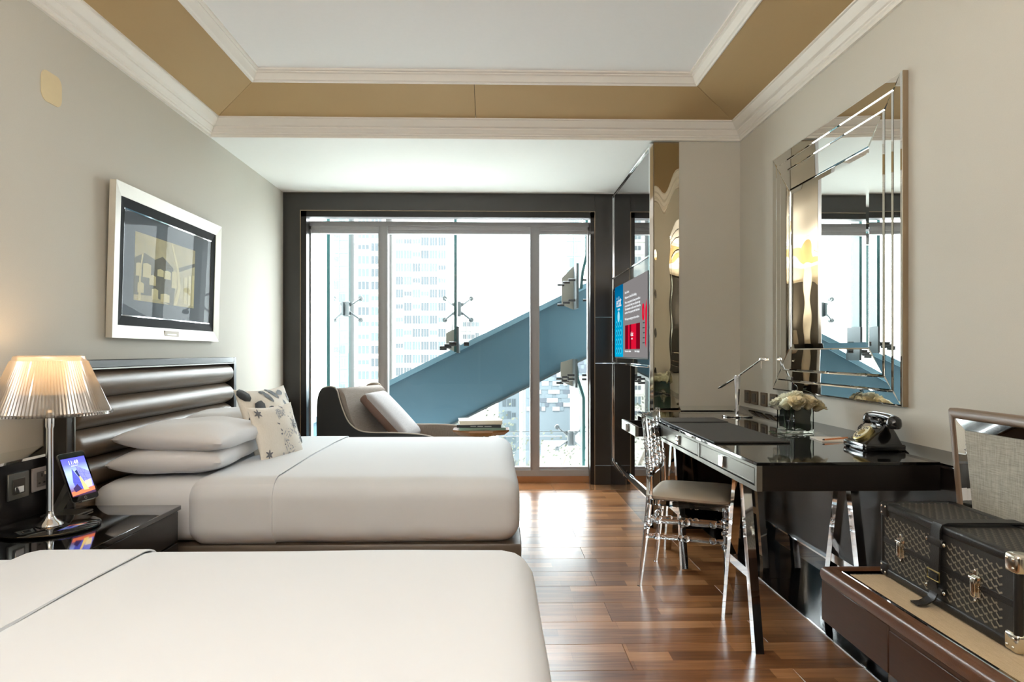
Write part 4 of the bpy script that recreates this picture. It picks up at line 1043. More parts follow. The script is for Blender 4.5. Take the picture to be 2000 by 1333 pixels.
# ------------------------------------------------------------------ desk
DX0, DX1, DY0, DY1, DZ = .92, 1.578, 2.385, 4.42, .80
dk = thing('desk', 'black gloss writing desk with bronze drawer fronts on mirror steel trestles', 'desk', (1.25, 3.4, 0))
obj('top', BX(DX0, DX1, DY0, DY1, DZ-.012, DZ, bev=.0015), M['black'], dk)
bm = BX(DX0+.0205, DX1, DY0, DY0+.02, .698, DZ-.012); bx(bm, DX0+.004, DX1, DY1-.02, DY1, .698, DZ-.012); bx(bm, DX1-.02, DX1, DY0+.021, DY1-.021, .698, DZ-.012)
bx(bm, DX0+.03, DX1-.021, DY0+.021, DY1-.021, .699, .706)
obj('carcass', bm, M['dark'], dk)
# face frame around the drawers
bm = bm_()
bx(bm, DX0, DX0+.02, DY0, DY1, DZ-.022, DZ-.012); bx(bm, DX0, DX0+.02, DY0, DY1, .697, .714)
ds = [DY0+.018, 3.075, 3.77, DY1-.018]
for y_ in (DY0, 3.066, 3.762, DY1-.018): bx(bm, DX0, DX0+.02, y_, y_+.018, .712, DZ-.02)
obj('face_frame', bm, M['steel'], dk, smooth=False)
def drawer(y0, y1, pull, hy=None):
    x0 = DX0+.003-pull
    d_ = obj('drawer', BX(x0, x0+.018, y0+.003, y1-.003, .717, .776, bev=.002), M['steel'], dk)
    if pull:
        bm = bm_(); 
        for a in ((x0+.018, x0+.34, y0+.006, y0+.016, .720, .768), (x0+.018, x0+.34, y1-.016, y1-.006, .720, .768), (x0+.018, x0+.34, y0+.006, y1-.006, .718, .722)): bx(bm, *a)
        obj('drawer_box', bm, M['dark'], d_, smooth=False)
        obj('drawer_tray', BX(x0+.03, x0+.2, y0+.06, y1-.2, .7225, .735, bev=.003), M['steel'], d_)
    else:
        bm = bm_()
        for a in ((y0+.006, y1-.006, .720, .7225), (y0+.006, y1-.006, .771, .7735), (y0+.006, y0+.009, .72, .773), (y1-.009, y1-.006, .72, .773)): bx(bm, x0-.002, x0, a[0], a[1], a[2], a[3])
        obj('drawer_bead', bm, M['steel'], d_, smooth=False)
    yc = (y0+y1)/2 if hy is None else hy
    h_ = obj('handle', BX(x0-.010, x0-.0005, yc-.026, yc+.026, .724, .770, bev=.002), M['chrome'], d_)
    return d_
drawer(2.405, 3.064, 0, 2.755); drawer(3.086, 3.76, 0, 3.42); drawer(3.782, 4.20, .145)
for hy in (2.755, 3.42):
    pass
# trestles: two A frames joined by a beam, mirror steel
def bar(bm, p0, p1, w_, d0, d1):
    """flat bar in the YZ plane between p0 and p1 (y,z), width w_, spanning x d0..d1"""
    a, b = Vector(p0), Vector(p1); n = Vector((-(b-a).y, (b-a).x)).normalized()*w_/2
    prism(bm, [(d0, *(a-n)), (d0, *(b-n)), (d0, *(b+n)), (d0, *(a+n))], (d1-d0, 0, 0)); return bm
def trestle(yc):
    for x in (1.022, 1.47):
        nm = 'leg'
        for s in (1, -1):
            bm = bm_(); yb, yt = yc+s*.183, yc+s*.03
            prism(bm, [(x, yb-.02, 0), (x, yb+.02, 0), (x, yt+.02, .70), (x, yt-.02, .70)], (.034, 0, 0))
            obj('leg', bm, M['chrome'], dk, smooth=False)
        obj('stretcher', bar(bm_(), (yc-.125, .29), (yc+.125, .29), .036, x+.002, x+.030), M['chrome'], dk, smooth=False)
    obj('trestle_beam', BX(1.00, 1.53, yc-.05, yc+.05, .672, .698), M['chrome'], dk, smooth=False)
trestle(2.862); trestle(3.92)

# things on the desk
pad = thing('desk_blotter', 'black leatherette desk blotter lying on the gloss desk', 'blotter', (1.09, 3.4, DZ))
obj('base_sheet', BX(.930, 1.258, 2.885, 3.90, DZ+.0005, DZ+.009, bev=.002), M['rubber'], pad)
obj('top_flap', BX(.932, 1.256, 3.655, 3.898, DZ+.009, DZ+.014, bev=.0015), M['rubber'], pad)
bm = bm_(); rg = random.Random(8); y_ = .955
while y_ < 1.19:
    l = rg.uniform(.012, .045); bx(bm, y_, y_+l, 3.876, 3.884, DZ+.014, DZ+.0143); y_ += l+.008
obj('gilt_lettering', bm, M['steel'], pad, smooth=False)

dl = thing('desk_lamp', 'chrome desk lamp with counterweighted slanting arm at the room corner', 'lamp', (1.46, 4.09, DZ))
obj('base_disc', lathe(bm_(), [(0, .0005), (.082, .0005), (.09, .003), (.09, .008), (.084, .011), (0, .011)], (1.46, 4.09, DZ), 40), M['chrome'], dl)
obj('column', lathe(bm_(), [(.012, .011), (.010, .03), (.013, .12), (.020, .235), (.021, .245), (0, .247)], (1.46, 4.09, DZ), 8), M['chrome'], dl, ang=20)
pv = Vector((1.46, 4.09, 1.04)); hd = Vector((1.555, 3.985, 1.140)); tl = Vector((1.39, 4.18, .975))
arm = obj('arm', tube(bm_(), [tl.lerp(pv, .35), pv, hd], [.006, .006, .005], 8), M['chrome'], dl)
obj('pivot', cyl(bm_(), pv+Vector((-.012, -.006, 0)), pv+Vector((.012, .006, 0)), .011), M['chrome'], dl)
bm = ball(bm_(), (0, 0, 0), .04, 1, .42, .16, 16, 10); bm.transform(T_(tl.lerp(pv, .12)) @ (pv-tl).to_track_quat('X', 'Z').to_matrix().to_4x4())
obj('counterweight', bm, M['steel'], dl)
bm = lathe(bm_(), [(0, .016), (.02, .013), (.034, .004), (.036, -.006), (.030, -.008), (0, -.004)], (0, 0, 0), 24); bm.transform(T_(hd+Vector((.02, -.02, .008))) @ RZ(-45) @ Matrix.Diagonal((.95, .62, 1, 1)))
obj('lamp_head', bm, M['chrome'], dl)
obj('pull_chain', cyl(bm_(), hd+Vector((.005, -.01, -.004)), hd+Vector((.005, -.01, -.045)), .0018, seg=6), M['chrome'], dl)

# glass cube of roses
VX, VY, VA = 1.445, 3.26, 18
vz = thing('flower_vase', 'square glass vase lined with dark leaf holding white roses', 'vase', (VX, VY, DZ), R(VA))
hw = .058; hv = .128
bm = bm_()
o0 = [(-hw, -hw), (hw, -hw), (hw, hw), (-hw, hw)]; i0 = [(x*.93, y_*.93) for x, y_ in o0]
rows = [[(x, y_, .001) for x, y_ in o0], [(x, y_, hv) for x, y_ in o0], [(x, y_, hv) for x, y_ in i0], [(x, y_, .016) for x, y_ in i0]]
vv = [[bm.verts.new(p) for p in r_] for r_ in rows]
for a, b in zip(vv, vv[1:]):
    for k_ in range(4): bm.faces.new((a[k_], a[(k_+1) % 4], b[(k_+1) % 4], b[k_]))
bm.faces.new(vv[0][::-1]); bm.faces.new(vv[-1])
obj('glass_cube', bm, M['vaseglass'], vz, smooth=False, world=False)
hl = hw*.84
bm = bm_()
n = 8
for k_ in range(4):
    a, b = [(-hl, -hl), (hl, -hl), (hl, hl), (-hl, hl)][k_], [(hl, -hl), (hl, hl), (-hl, hl), (-hl, -hl)][k_]
    lo = .02 if k_ != 3 else .022
    grid(bm, lambda u, v, a=a, b=b, k_=k_: Vector((a[0]+(b[0]-a[0])*u+.003*sin(9*v+k_), a[1]+(b[1]-a[1])*u+.003*sin(7*u+3*v), (lo+.008*sin(6*u+k_))+(.121-lo)*v)), n, 5) if k_ != 3 else None
bmesh.ops.solidify(bm, geom=bm.faces[:], thickness=.002)
ll = obj('leaf_lining', bm, M['leaf'], vz, world=False)
for j in range(9):
    x, y_ = -hl*.75+.012*(j % 3), -hl*.6+hl*.6*(j//3)
    obj('flower_stem', tube(bm_(), [(x+.02*sin(j), y_*.5, .022), (x, y_, .07), (x*.9, y_, .125)], .0028, 6), M['vine'] if j % 2 else M['leaf'], vz, world=False)
def rose_mesh(sd, m):
    rg = random.Random(sd); bm = bm_()
    def petal(r0, r1, h, a, wid, curl, z0):
        vv = []
        for i in range(6):
            u = -1+2*i/5
            col = []
            for j in range(6):
                v = j/5; rr = r0+(r1-r0)*v**1.3+curl*max(0, v-.7)*(1+.3*rg.random())
                an = a+u*wid*(.55+.45*sin(pi*min(1, v*.8+.2)))
                z = z0+h*v*(1-.16*u*u*v)-curl*.9*max(0, v-.75)
                col.append(bm.verts.new((rr*cos(an), rr*sin(an), z)))
            vv.append(col)
        for i in range(5):
            for j in range(5): bm.faces.new((vv[i][j], vv[i+1][j], vv[i+1][j+1], vv[i][j+1]))
    ga = 2.39996
    for k_ in range(22):
        q = k_/21
        petal(.004+.012*q, .006+.027*q**.8, .047-.010*q+rg.uniform(-.002, .002), k_*ga+rg.uniform(-.2, .2), 1.3-.4*q, .002+.016*q*q, -.002)
    lathe(bm, [(0, -.012), (.01, -.008), (.014, 0), (.010, .01)], (0, 0, 0), 10)
    bmesh.ops.solidify(bm, geom=bm.faces[:], thickness=.0005)
    return bm
rp_ = []
spots = [(-.088, -.03, .150, -40, -22), (-.055, -.075, .152, -25, 28), (-.02, -.03, .175, -6, 6), (.03, -.075, .152, 8, 32), (.065, -.02, .163, 26, 6), (.088, .04, .146, 42, -10), (-.03, .045, .168, -12, -16), (.035, .035, .176, 12, -14), (-.085, .05, .146, -36, -20), (.0, .09, .150, 0, -36), (.085, -.085, .142, 34, 32)]
rl = ['white rose at the window end of the bunch in the glass vase', 'open ivory rose at the front of the bunch over the clear vase side', 'ivory rose crowning the middle of the bunch in the glass vase', 'full cream rose at the front over the dark leaf lining',
      'cream rose beside the looped vine on the bunch', 'cream rose at the wall side of the bunch under the vine', 'white rose behind the crown of the bunch', 'ivory rose at the top of the bunch under the vine loop', 'white rose at the back of the bunch by the switch plates', 'white rose at the back of the bunch against the wall', 'cream rose at the camera end of the bunch']
rmx = wm(vz)
for i, (x, y_, z, tx_, ty_) in enumerate(spots):
    if i < 2:
        o_ = obj('white_rose', rose_mesh(30+i, None), M['rose' if i == 0 else 'rosewarm'], None, world=False, ang=80); rp_.append(o_)
    else:
        o_ = rp_[1 if i in (3, 4, 5, 10) else 0].copy(); COL.objects.link(o_)
    tag(o_, rl[i], 'rose', 'white roses in the glass vase')
    sc_ = 1.12 if i in (1, 2, 3) else 1.0
    o_.matrix_basis = rmx @ T_((x*.74, y_*.74, z-.024)) @ RY(tx_*.85) @ RX(ty_*.85) @ RZ(i*67) @ Matrix.Scale(sc_*1.12, 4)
bm = bm_(); V = lambda x, y_, z: rmx @ Vector((x, y_, z))
tube(bm, [V(.022, -.022, .205), V(.03, -.037, .213), V(.038, -.03, .217), V(.037, -.015, .212), V(.03, -.022, .205), V(.045, -.04, .2), V(.063, -.05, .187), V(.072, -.06, .168), V(.075, -.072, .148), V(.077, -.08, .128)], .0022, 6)
tag(obj('vine_tendril', bm, M['vine']), 'dark looped vine tendril laid over the white roses', 'vine')
sg = thing('leaf_sprig', 'dark green leaf sprig curling round the foot of the vase', 'leaf sprig', (VX-.08, VY, DZ))
pts = [V(-.16, -.02, .006), V(-.12, -.07, .008), V(-.09, -.078, .006), V(-.03, -.08, .006), V(.03, -.078, .005)]
obj('stem', tube(bm_(), pts, .0018, 6), M['vine'], sg)
rg = random.Random(3)
for j in range(12):
    f = j/11*(len(pts)-1.001); p = pts[int(f)].lerp(pts[int(f)+1], f % 1); a = rg.uniform(0, 6.28); l = rg.uniform(.02, .034)
    bm = bm_(); d = Vector((cos(a), sin(a), .18)); n_ = Vector((-sin(a), cos(a), 0)); p = p+Vector((0, 0, .003))
    va = [bm.verts.new(q_) for q_ in (p, p+d*l*.4+n_*l*.28, p+d*l, p+d*l*.4-n_*l*.28, p+d*l*.5+Vector((0, 0, .003)))]
    for q_ in range(4): bm.faces.new((va[q_], va[(q_+1) % 4], va[4]))
    obj('leaf', bm, M['leaf'], sg)

np_ = thing('notepad', 'white notepad lying on the desk between the roses and the telephone', 'notepad', (1.48, 2.99, DZ), R(-6))
for i_, (a, z0, z1, mm) in enumerate(((0, .0005, .004, 'paper'), (3, .004, .006, 'paper'))):
    o_ = obj('paper_block' if i_ == 0 else 'top_sheet', BX(-.06, .075, -.075, .075, z0, z1, bev=.0005), M[mm], np_, world=False); o_.rotation_euler[2] = R(a*.3)
pn = thing('pencil', 'orange pencil lying across the notepad', 'pencil', (1.49, 2.99, DZ+.0102))
dp = Vector((.9, .42, 0)).normalized()
obj('shaft', cyl(bm_(), Vector((1.49, 2.955, DZ+.0102))-dp*.075, Vector((1.49, 2.955, DZ+.0102))+dp*.075, .0038, seg=6), M['pencil'], pn)
obj('tip', cyl(bm_(), Vector((1.49, 2.955, DZ+.0102))-dp*.088, Vector((1.49, 2.955, DZ+.0102))-dp*.075, .0006, .0037, seg=6), M['graphite'], pn)


# ------------------------------------------------------------------ rotary telephone (front towards -X)
ph = thing('telephone', 'black bakelite rotary telephone with coiled cord on the desk', 'telephone', (1.530, 2.725, DZ), R(-90-4)); ph.scale = (1, 1, .9)
def loft(bm, secs):
    vv = [[bm.verts.new(p) for p in s_] for s_ in secs]; n = len(vv[0])
    for a, b in zip(vv, vv[1:]):
        for k_ in range(n): bm.faces.new((a[k_], a[(k_+1) % n], b[(k_+1) % n], b[k_]))
    bm.faces.new(vv[0][::-1]); bm.faces.new(vv[-1]); return bm
def rrect(hx, y0, y1, z, r=.012, tilt=0):
    out = []; cx = hx-r
    for sx_, cyy, a0 in ((1, y1-r, 0), (-1, y1-r, 90), (-1, y0+r, 180), (1, y0+r, 270)):
        for j in range(5): out.append(Vector((sx_*cx+r*cos(R(a0+22.5*j)), cyy+r*sin(R(a0+22.5*j)), z+tilt*(cyy+r*sin(R(a0+22.5*j))))))
    return out
obj('plinth', loft(bm_(), [rrect(.094, -.082, .078, .004), rrect(.096, -.084, .08, .010), rrect(.096, -.084, .08, .026), rrect(.093, -.081, .077, .031)]), M['bakelite'], ph, world=False)
for i_, (x, y_) in enumerate(((-.08, -.07), (.08, -.07), (-.08, .065), (.08, .065))): obj('foot', cyl(bm_(), (x, y_, 0), (x, y_, .005), .008, seg=10), M['tube'], ph, world=False)
obj('body', loft(bm_(), [rrect(.088, -.076, .072, .030), rrect(.080, -.062, .066, .045, tilt=.05), rrect(.066, -.030, .060, .068, tilt=.1), rrect(.054, .0, .056, .088, tilt=.05), rrect(.050, .012, .056, .105), rrect(.048, .014, .054, .112)]), M['bakelite'], ph, world=False)
dn = Vector((0, -.66, .75)).normalized(); dc = Vector((0, -.045, .069))
dm = T_(dc) @ dn.to_track_quat('Z', 'Y').to_matrix().to_4x4()
obj('dial_bezel', lathe(bm_(), [(0, -.012), (.043, -.012), (.043, .003), (.040, .005), (0, .005)], mtx=dm, seg=32), M['brass'], ph, world=False)
dd = obj('dial', lathe(bm_(), [(0, .0052), (.037, .0052), (.037, .007), (0, .007)], mtx=dm, seg=32), M['cream'], ph, world=False)
for j in range(10):
    a = R(70+j*27); bm = lathe(bm_(), [(0, .0074), (.0052, .0072), (.0054, .007)], mtx=dm @ T_((.028*cos(a), .028*sin(a), 0)), seg=12); obj('finger_hole', bm, M['tube'], dd, world=False) if False else obj('finger_hole', bm, M['tube'], ph, world=False)
obj('dial_centre', lathe(bm_(), [(0, .0092), (.016, .0088), (.0175, .007)], mtx=dm, seg=24), M['brass'], ph, world=False)
obj('number_card', BX(-.030, .012, -.0, .0015, .094, .104), M['steel'], ph, world=False)
bm = bm_()
for s in (1, -1):
    bx(bm, s*.036-.007, s*.036+.007, .006, .056, .108, .122, bev=.003); bx(bm, s*.036-.006, s*.036+.006, .004, .012, .118, .138, bev=.003); bx(bm, s*.036-.006, s*.036+.006, .05, .058, .118, .138, bev=.003)
bx(bm, -.034, .034, .002, .009, .116, .128, bev=.002)
obj('cradle', bm, M['bakelite'], ph, world=False)
hz = .143
pts = [Vector((x, .031, hz-.6*(x*x)+.004)) for x in [(-.098+.0196*k_) for k_ in range(11)]]
bm = tube(bm_(), pts, [.016, .0165, .0165, .016, .0155, .0155, .0155, .016, .0165, .0165, .016], 14)
hs = obj('handset', bm, M['bakelite'], ph, world=False)
for s in (1, -1):
    tl_ = Vector((s*.098, .031, hz-.004)); dd_ = Vector((-s*.12, -.05, -1)).normalized()
    bm = lathe(bm_(), [(0, -.016), (.014, -.014), (.024, -.004), (.028, .012), (.029, .024), (.026, .034), (.022, .037), (0, .039)], mtx=T_(tl_+Vector((0, 0, .0))) @ dd_.to_track_quat('Z', 'Y').to_matrix().to_4x4(), seg=22)
    obj('earpiece' if s > 0 else 'mouthpiece', bm, M['bakelite'], ph, world=False)
pts = []
key = [Vector((-.100, .02, .115)), Vector((-.112, -.005, .085)), Vector((-.110, -.01, .06)), Vector((-.117, -.02, .03)), Vector((-.112, -.03, .014)), Vector((-.094, -.02, .016))]
N_ = 260
for k_ in range(N_+1):
    f = k_/N_*(len(key)-1.0001); p = key[int(f)].lerp(key[int(f)+1], f % 1); rr = .0065 if .12 < k_/N_ < .9 else .001
    a = k_*2*pi/10; pts.append(p+Vector((rr*cos(a), rr*sin(a), 0.002*sin(a))))
obj('coiled_cord', tube(bm_(), pts, .0017, 5), M['tube'], ph, world=False)

# ------------------------------------------------------------------ clear acrylic chair (front along local +Y)
chl = thing('dining_chair', 'clear acrylic spindle back chair with stone leather seat pad at the desk', 'chair', (1.035, 3.565, 0), R(-113.6))
def turned(p0, p1, r, beads, seg=14, taper=1.0):
    """round bar with turned rings at the given fractions"""
    L_ = (Vector(p1)-Vector(p0)).length; prof = [(0, 0)]; ev = []
    for f in [0]+sorted(beads)+[1]: ev.append(f)
    N_ = 60
    for k_ in range(N_+1):
        f = k_/N_; q = r*(1+(taper-1)*f)
        for b in beads:
            d = abs(f-b)*L_
            if d < .012: q = max(q, r*(1+.38*math.sqrt(max(0, 1-(d/.012)**2))))
            elif d < .022: q = min(q, r*.86)
        prof.append((q, f*L_))
    prof.append((0, L_))
    return lathe(bm_(), prof, mtx=along(p0, p1), seg=seg)
A_ = M['acrylic']
for s in (1, -1):
    # rear leg and post in one curved bar
    pts = [Vector((s*.220, -.235, 0)), Vector((s*.214, -.222, .10)), Vector((s*.205, -.205, .25)), Vector((s*.197, -.19, .42)), Vector((s*.194, -.188, .50)), Vector((s*.190, -.192, .60)), Vector((s*.186, -.205, .75)), Vector((s*.184, -.217, .85))]
    obj('leg', tube(bm_(), pts, [.012, .0135, .0155, .0175, .017, .016, .015, .0145], 14), A_, chl, world=False)
    for z in (.60, .622, .644, .70, .722, .744):
        f = (z-.6)/.25; c = Vector((s*(.190-.006*f), -.192-.025*f, z)); obj('turned_ring', ball(bm_(), c, .0205, 1, 1, .42, 16, 8), A_, chl, world=False)
    obj('leg', turned((s*.185, .185, .425), (s*.180, .190, 0), .0185, [.16, .22, .30, .46], taper=.72), A_, chl, world=False)
    for z, y0, y1 in ((.335, -.198, .176), (.255, -.205, .176)):
        obj('side_stretcher', turned((s*.20, y0, z), (s*.185, y1, z), .0125, [.14, .45, .52, .86]), A_, chl, world=False)
obj('front_stretcher', turned((-.183, .187, .30), (.183, .187, .30), .0125, [.2, .5, .8]), A_, chl, world=False)
obj('rear_stretcher', turned((-.203, -.204, .30), (.203, -.204, .30), .0125, [.2, .5, .8]), A_, chl, world=False)
def seatpoly(k, z): return [Vector((x*k, y_*k, z)) for x, y_ in ((-.205, .20), (-.10, .215), (.10, .215), (.205, .20), (.212, .10), (.198, -.12), (.188, -.195), (-.188, -.195), (-.198, -.12), (-.212, .10))]
obj('seat_frame', loft(bm_(), [seatpoly(1, .412), seatpoly(1, .438)]), A_, chl, world=False)
bm = bm_(); n = 28
rings = []
for r_, z in ((.94, .439), (1.02, .446), (1.03, .458), (.98, .470), (.85, .478), (.6, .484), (.3, .486)):
    pts = seatpoly(r_, z); sm = []
    for k_ in range(10):
        a, b, c = pts[k_-1], pts[k_], pts[(k_+1) % 10]
        sm += [(a+b*3)/4, b*.86+(a+c)*.07, (c+b*3)/4]
    rings.append([bm.verts.new(p) for p in sm])
for a, b in zip(rings, rings[1:]):
    for k_ in range(len(a)): bm.faces.new((a[k_], a[(k_+1) % len(a)], b[(k_+1) % len(a)], b[k_]))
bm.faces.new(rings[-1]); bm.faces.new(rings[0][::-1])
obj('seat_pad', bm, M['seatleather'], chl, world=False)
obj('back_rail', prism(bm_(), [Vector((x, -.197-.0*z, z)) for x, z in ((-.188, .555), (.188, .555), (.188, .575), (.1, .590), (0, .583), (-.1, .590), (-.188, .575))], (0, .018, 0)), A_, chl, world=False)
obj('crest_rail', prism(bm_(), [Vector((x, -.228, z)) for x, z in ((-.198, .835), (-.10, .828), (.10, .828), (.198, .835), (.202, .868), (.186, .878), (.15, .866), (.10, .862), (.05, .872), (0, .868), (-.05, .872), (-.10, .862), (-.15, .866), (-.186, .878), (-.202, .868))], (0, .022, 0)), A_, chl, world=False)
for x in (-.105, 0, .105):
    obj('spindle', turned((x, -.190, .575), (x, -.216, .84), .0105, [.14, .22, .45, .53, .61, .86]), A_, chl, world=False)

# ------------------------------------------------------------------ luggage bench
BXF, BYF, BYN, BZ = 1.115, 2.31, .70, .46
lb = thing('luggage_bench', 'dark walnut luggage bench with chestnut leather edge and woven top', 'bench', (1.35, 1.5, 0))
obj('base', BX(1.30, 1.57, BYN+.05, BYF-.08, 0, .272), M['black'], lb)
obj('carcass', BX(BXF+.02, 1.572, BYN, BYF-.002, .272, BZ-.04), M['walnut'], lb)
fz0, fz1 = .275, BZ-.048
obj('front_panel', BX(BXF, BXF+.019, 1.915, BYF, fz0, fz1, bev=.002), M['walnut'], lb)
obj('drawer', BX(BXF, BXF+.019, 1.30, 1.911, fz0, fz1-.012, bev=.002), M['walnut'], lb)
obj('drawer', BX(BXF, BXF+.019, .70, 1.296, fz0, fz1-.012, bev=.002), M['walnut'], lb)
obj('top_rail', BX(BXF+.002, BXF+.018, .70, 1.911, fz1-.010, fz1), M['walnut'], lb)
def roll(pts):   # rounded leather edging, profile in (inward, z)
    return pts
bm = bm_()
prof = [(.0, -.046), (-.004, -.03), (-.002, -.012), (.006, -.003), (.018, 0), (.032, -.001), (.042, -.006), (.044, -.012), (.044, -.046)]
def loop3(off, z): return [(BXF+off, BYN, BZ+z), (BXF+off, BYF-off, BZ+z), (1.572, BYF-off, BZ+z)]
rr = [[bm.verts.new(p) for p in loop3(*q_)] for q_ in prof]
for a, b in zip(rr, rr[1:]):
    for k_ in range(2): bm.faces.new((a[k_], a[k_+1], b[k_+1], b[k_]))
obj('leather_edging', bm, M['leatherbrown'], lb, ang=60)
bm = bm_()
rr = [[bm.verts.new(p) for p in loop3(*q_)] for q_ in ((.044, -.010), (.047, -.006), (.062, -.010), (.065, -.014))]
for a, b in zip(rr, rr[1:]):
    for k_ in range(2): bm.faces.new((a[k_], a[k_+1], b[k_+1], b[k_]))
obj('metal_inlay', bm, M['mirrordark'], lb, smooth=False)
obj('woven_top', BX(BXF+.064, 1.572, BYN, BYF-.064, BZ-.042, BZ-.012), M['rattan'], lb)
TZ = BZ-.012
# padded back panel over the bench
bp_ = thing('bench_back_panel', 'grey linen back panel with taupe leather and chrome frame behind the trunk', 'panel', (1.555, 1.6, TZ))
def trap(off): return [(2.212-off+.0*off, TZ+.002+0), (2.287-off*1.05, 1.0-off), (.92+off*1.05, 1.0-off), (.985+off, TZ+.002)]
def ringx(o0, o1, xs0, xs1, xb=1.572):
    bm = bm_(); a, b = trap(o0), trap(o1)
    R0 = [[bm.verts.new((xb, *p)) for p in a], [bm.verts.new((xs0, *p)) for p in a], [bm.verts.new((xs1, *p)) for p in b], [bm.verts.new((xb, *p)) for p in b]]
    for r1, r2 in zip(R0, R0[1:]):
        for k_ in range(3): bm.faces.new((r1[k_], r1[k_+1], r2[k_+1], r2[k_]))
    return bm
bm = bm_(); prof = [(0, 1.572), (0, 1.545), (.006, 1.536), (.016, 1.532), (.028, 1.535), (.033, 1.541), (.033, 1.572)]
rr = [[bm.verts.new((x, *p)) for p in trap(o_)] for o_, x in prof]
for a, b in zip(rr, rr[1:]):
    for k_ in range(3): bm.faces.new((a[k_], a[k_+1], b[k_+1], b[k_]))
obj('leather_frame', bm, M['leathertaupe'], bp_, ang=60)
obj('chrome_bevel', ringx(.033, .068, 1.540, 1.548), M['mirror'], bp_, smooth=False)
obj('linen_panel', prism(bm_(), [(1.546, *p) for p in trap(.069)], (.024, 0, 0)), M['tweed'], bp_, smooth=False)
obj('backing', prism(bm_(), [(1.5725, *p) for p in trap(.004)], (.004, 0, 0)), M['dark'], bp_, smooth=False)

# ------------------------------------------------------------------ trunk (front towards -X)
TL, TD, THT = .615, .235, .238
tk = thing('travel_trunk', 'black travel trunk with grey chevron print, strap and nickel latches on the bench', 'trunk', (1.402, 1.943, TZ+.001), R(-1.5))
hx, hy = TD/2, TL/2
zm = THT*.5
obj('lower_case', BX(-hx, hx, -hy, hy, .004, zm-.002, bev=.006), M['trunkcloth'], tk, world=False)
obj('lid', BX(-hx, hx, -hy, hy, zm+.002, THT, bev=.006), M['trunkcloth'], tk, world=False)
obj('hinge_band', BX(-hx-.002, hx+.001, -hy-.002, hy+.002, zm-.010, zm+.010, bev=.003), M['trunkleather'], tk, world=False)
e = .026
def edge(nm, *a): return obj(nm, BX(*a, bev=.008, seg=3), M['trunkleather'], tk, world=False)
edge('edge_binding', -hx-.004, -hx+e, -hy-.003, hy+.003, THT-.022, THT+.004)
edge('edge_binding', hx-e, hx+.004, -hy-.003, hy+.003, THT-.022, THT+.004)
edge('edge_binding', -hx-.004, -hx+.02, -hy-.003, hy+.003, 0, .03)
edge('edge_binding', -hx-.003, hx+.003, hy-.02, hy+.004, THT-.022, THT+.004)
edge('edge_binding', -hx-.003, hx+.003, -hy-.004, -hy+.02, THT-.022, THT+.004)
edge('edge_binding', -hx-.004, -hx+.016, hy-.016, hy+.004, 0, THT)
edge('edge_binding', -hx-.004, -hx+.016, -hy-.004, -hy+.016, 0, THT)
# leather corners at the far end, nickel corners at the near end, with rivets
def corner(y_, z, m, s, sz):
    q = .05
    c = obj('corner_cap', BX(-hx-.006, -hx+q*.8, min(y_, y_-s*q)-.0, max(y_, y_-s*q), z-(q if sz > 0 else 0), z+(0 if sz > 0 else q), bev=.010, seg=3), M[m], tk, world=False)
    for dy, dz in ((.014, .014), (.036, .014), (.014, .036)):
        obj('rivet', ball(bm_(), (-hx-.0065, y_-s*dy, z-sz*dz), .0042, .6, 1, 1, 10, 6), M['nickel'], c, world=False)
    return c
corner(hy+.006, THT+.006, 'trunkleather', 1, 1); corner(hy+.006, 0.0, 'trunkleather', 1, -1)
corner(-hy-.006, THT+.006, 'nickel', -1, 1); corner(-hy-.006, 0.0, 'nickel', -1, -1)
def chevrons(to3, u0, u1, v0, v1, cu, cv, skip=None, k=.86):
    bm = bm_(); j = 0; v = v0
    while v <= v1:
        u = u0+(cu/2 if j % 2 else 0)
        while u <= u1:
            if not (skip and skip(u, v)):
                w_ = .0056*k
                for a, b in (((-.0125*k, .0075*k), (.001*k, -.0035*k)), ((-.001*k, -.0042*k), (.0135*k, .0020*k))):
                    a, b = Vector(a), Vector(b); n_ = Vector((-(b-a).y, (b-a).x)).normalized()*w_/2; a2 = a-(b-a).normalized()*.0; 
                    bm.faces.new([bm.verts.new(to3(u+p.x, v+p.y)) for p in (a2-n_, b-n_, b+n_, a2+n_)])
            u += cu
        v += cv; j += 1
    return bm
sk = lambda u, v: abs(u) < .042 or (zm-.016 < v < zm+.012)
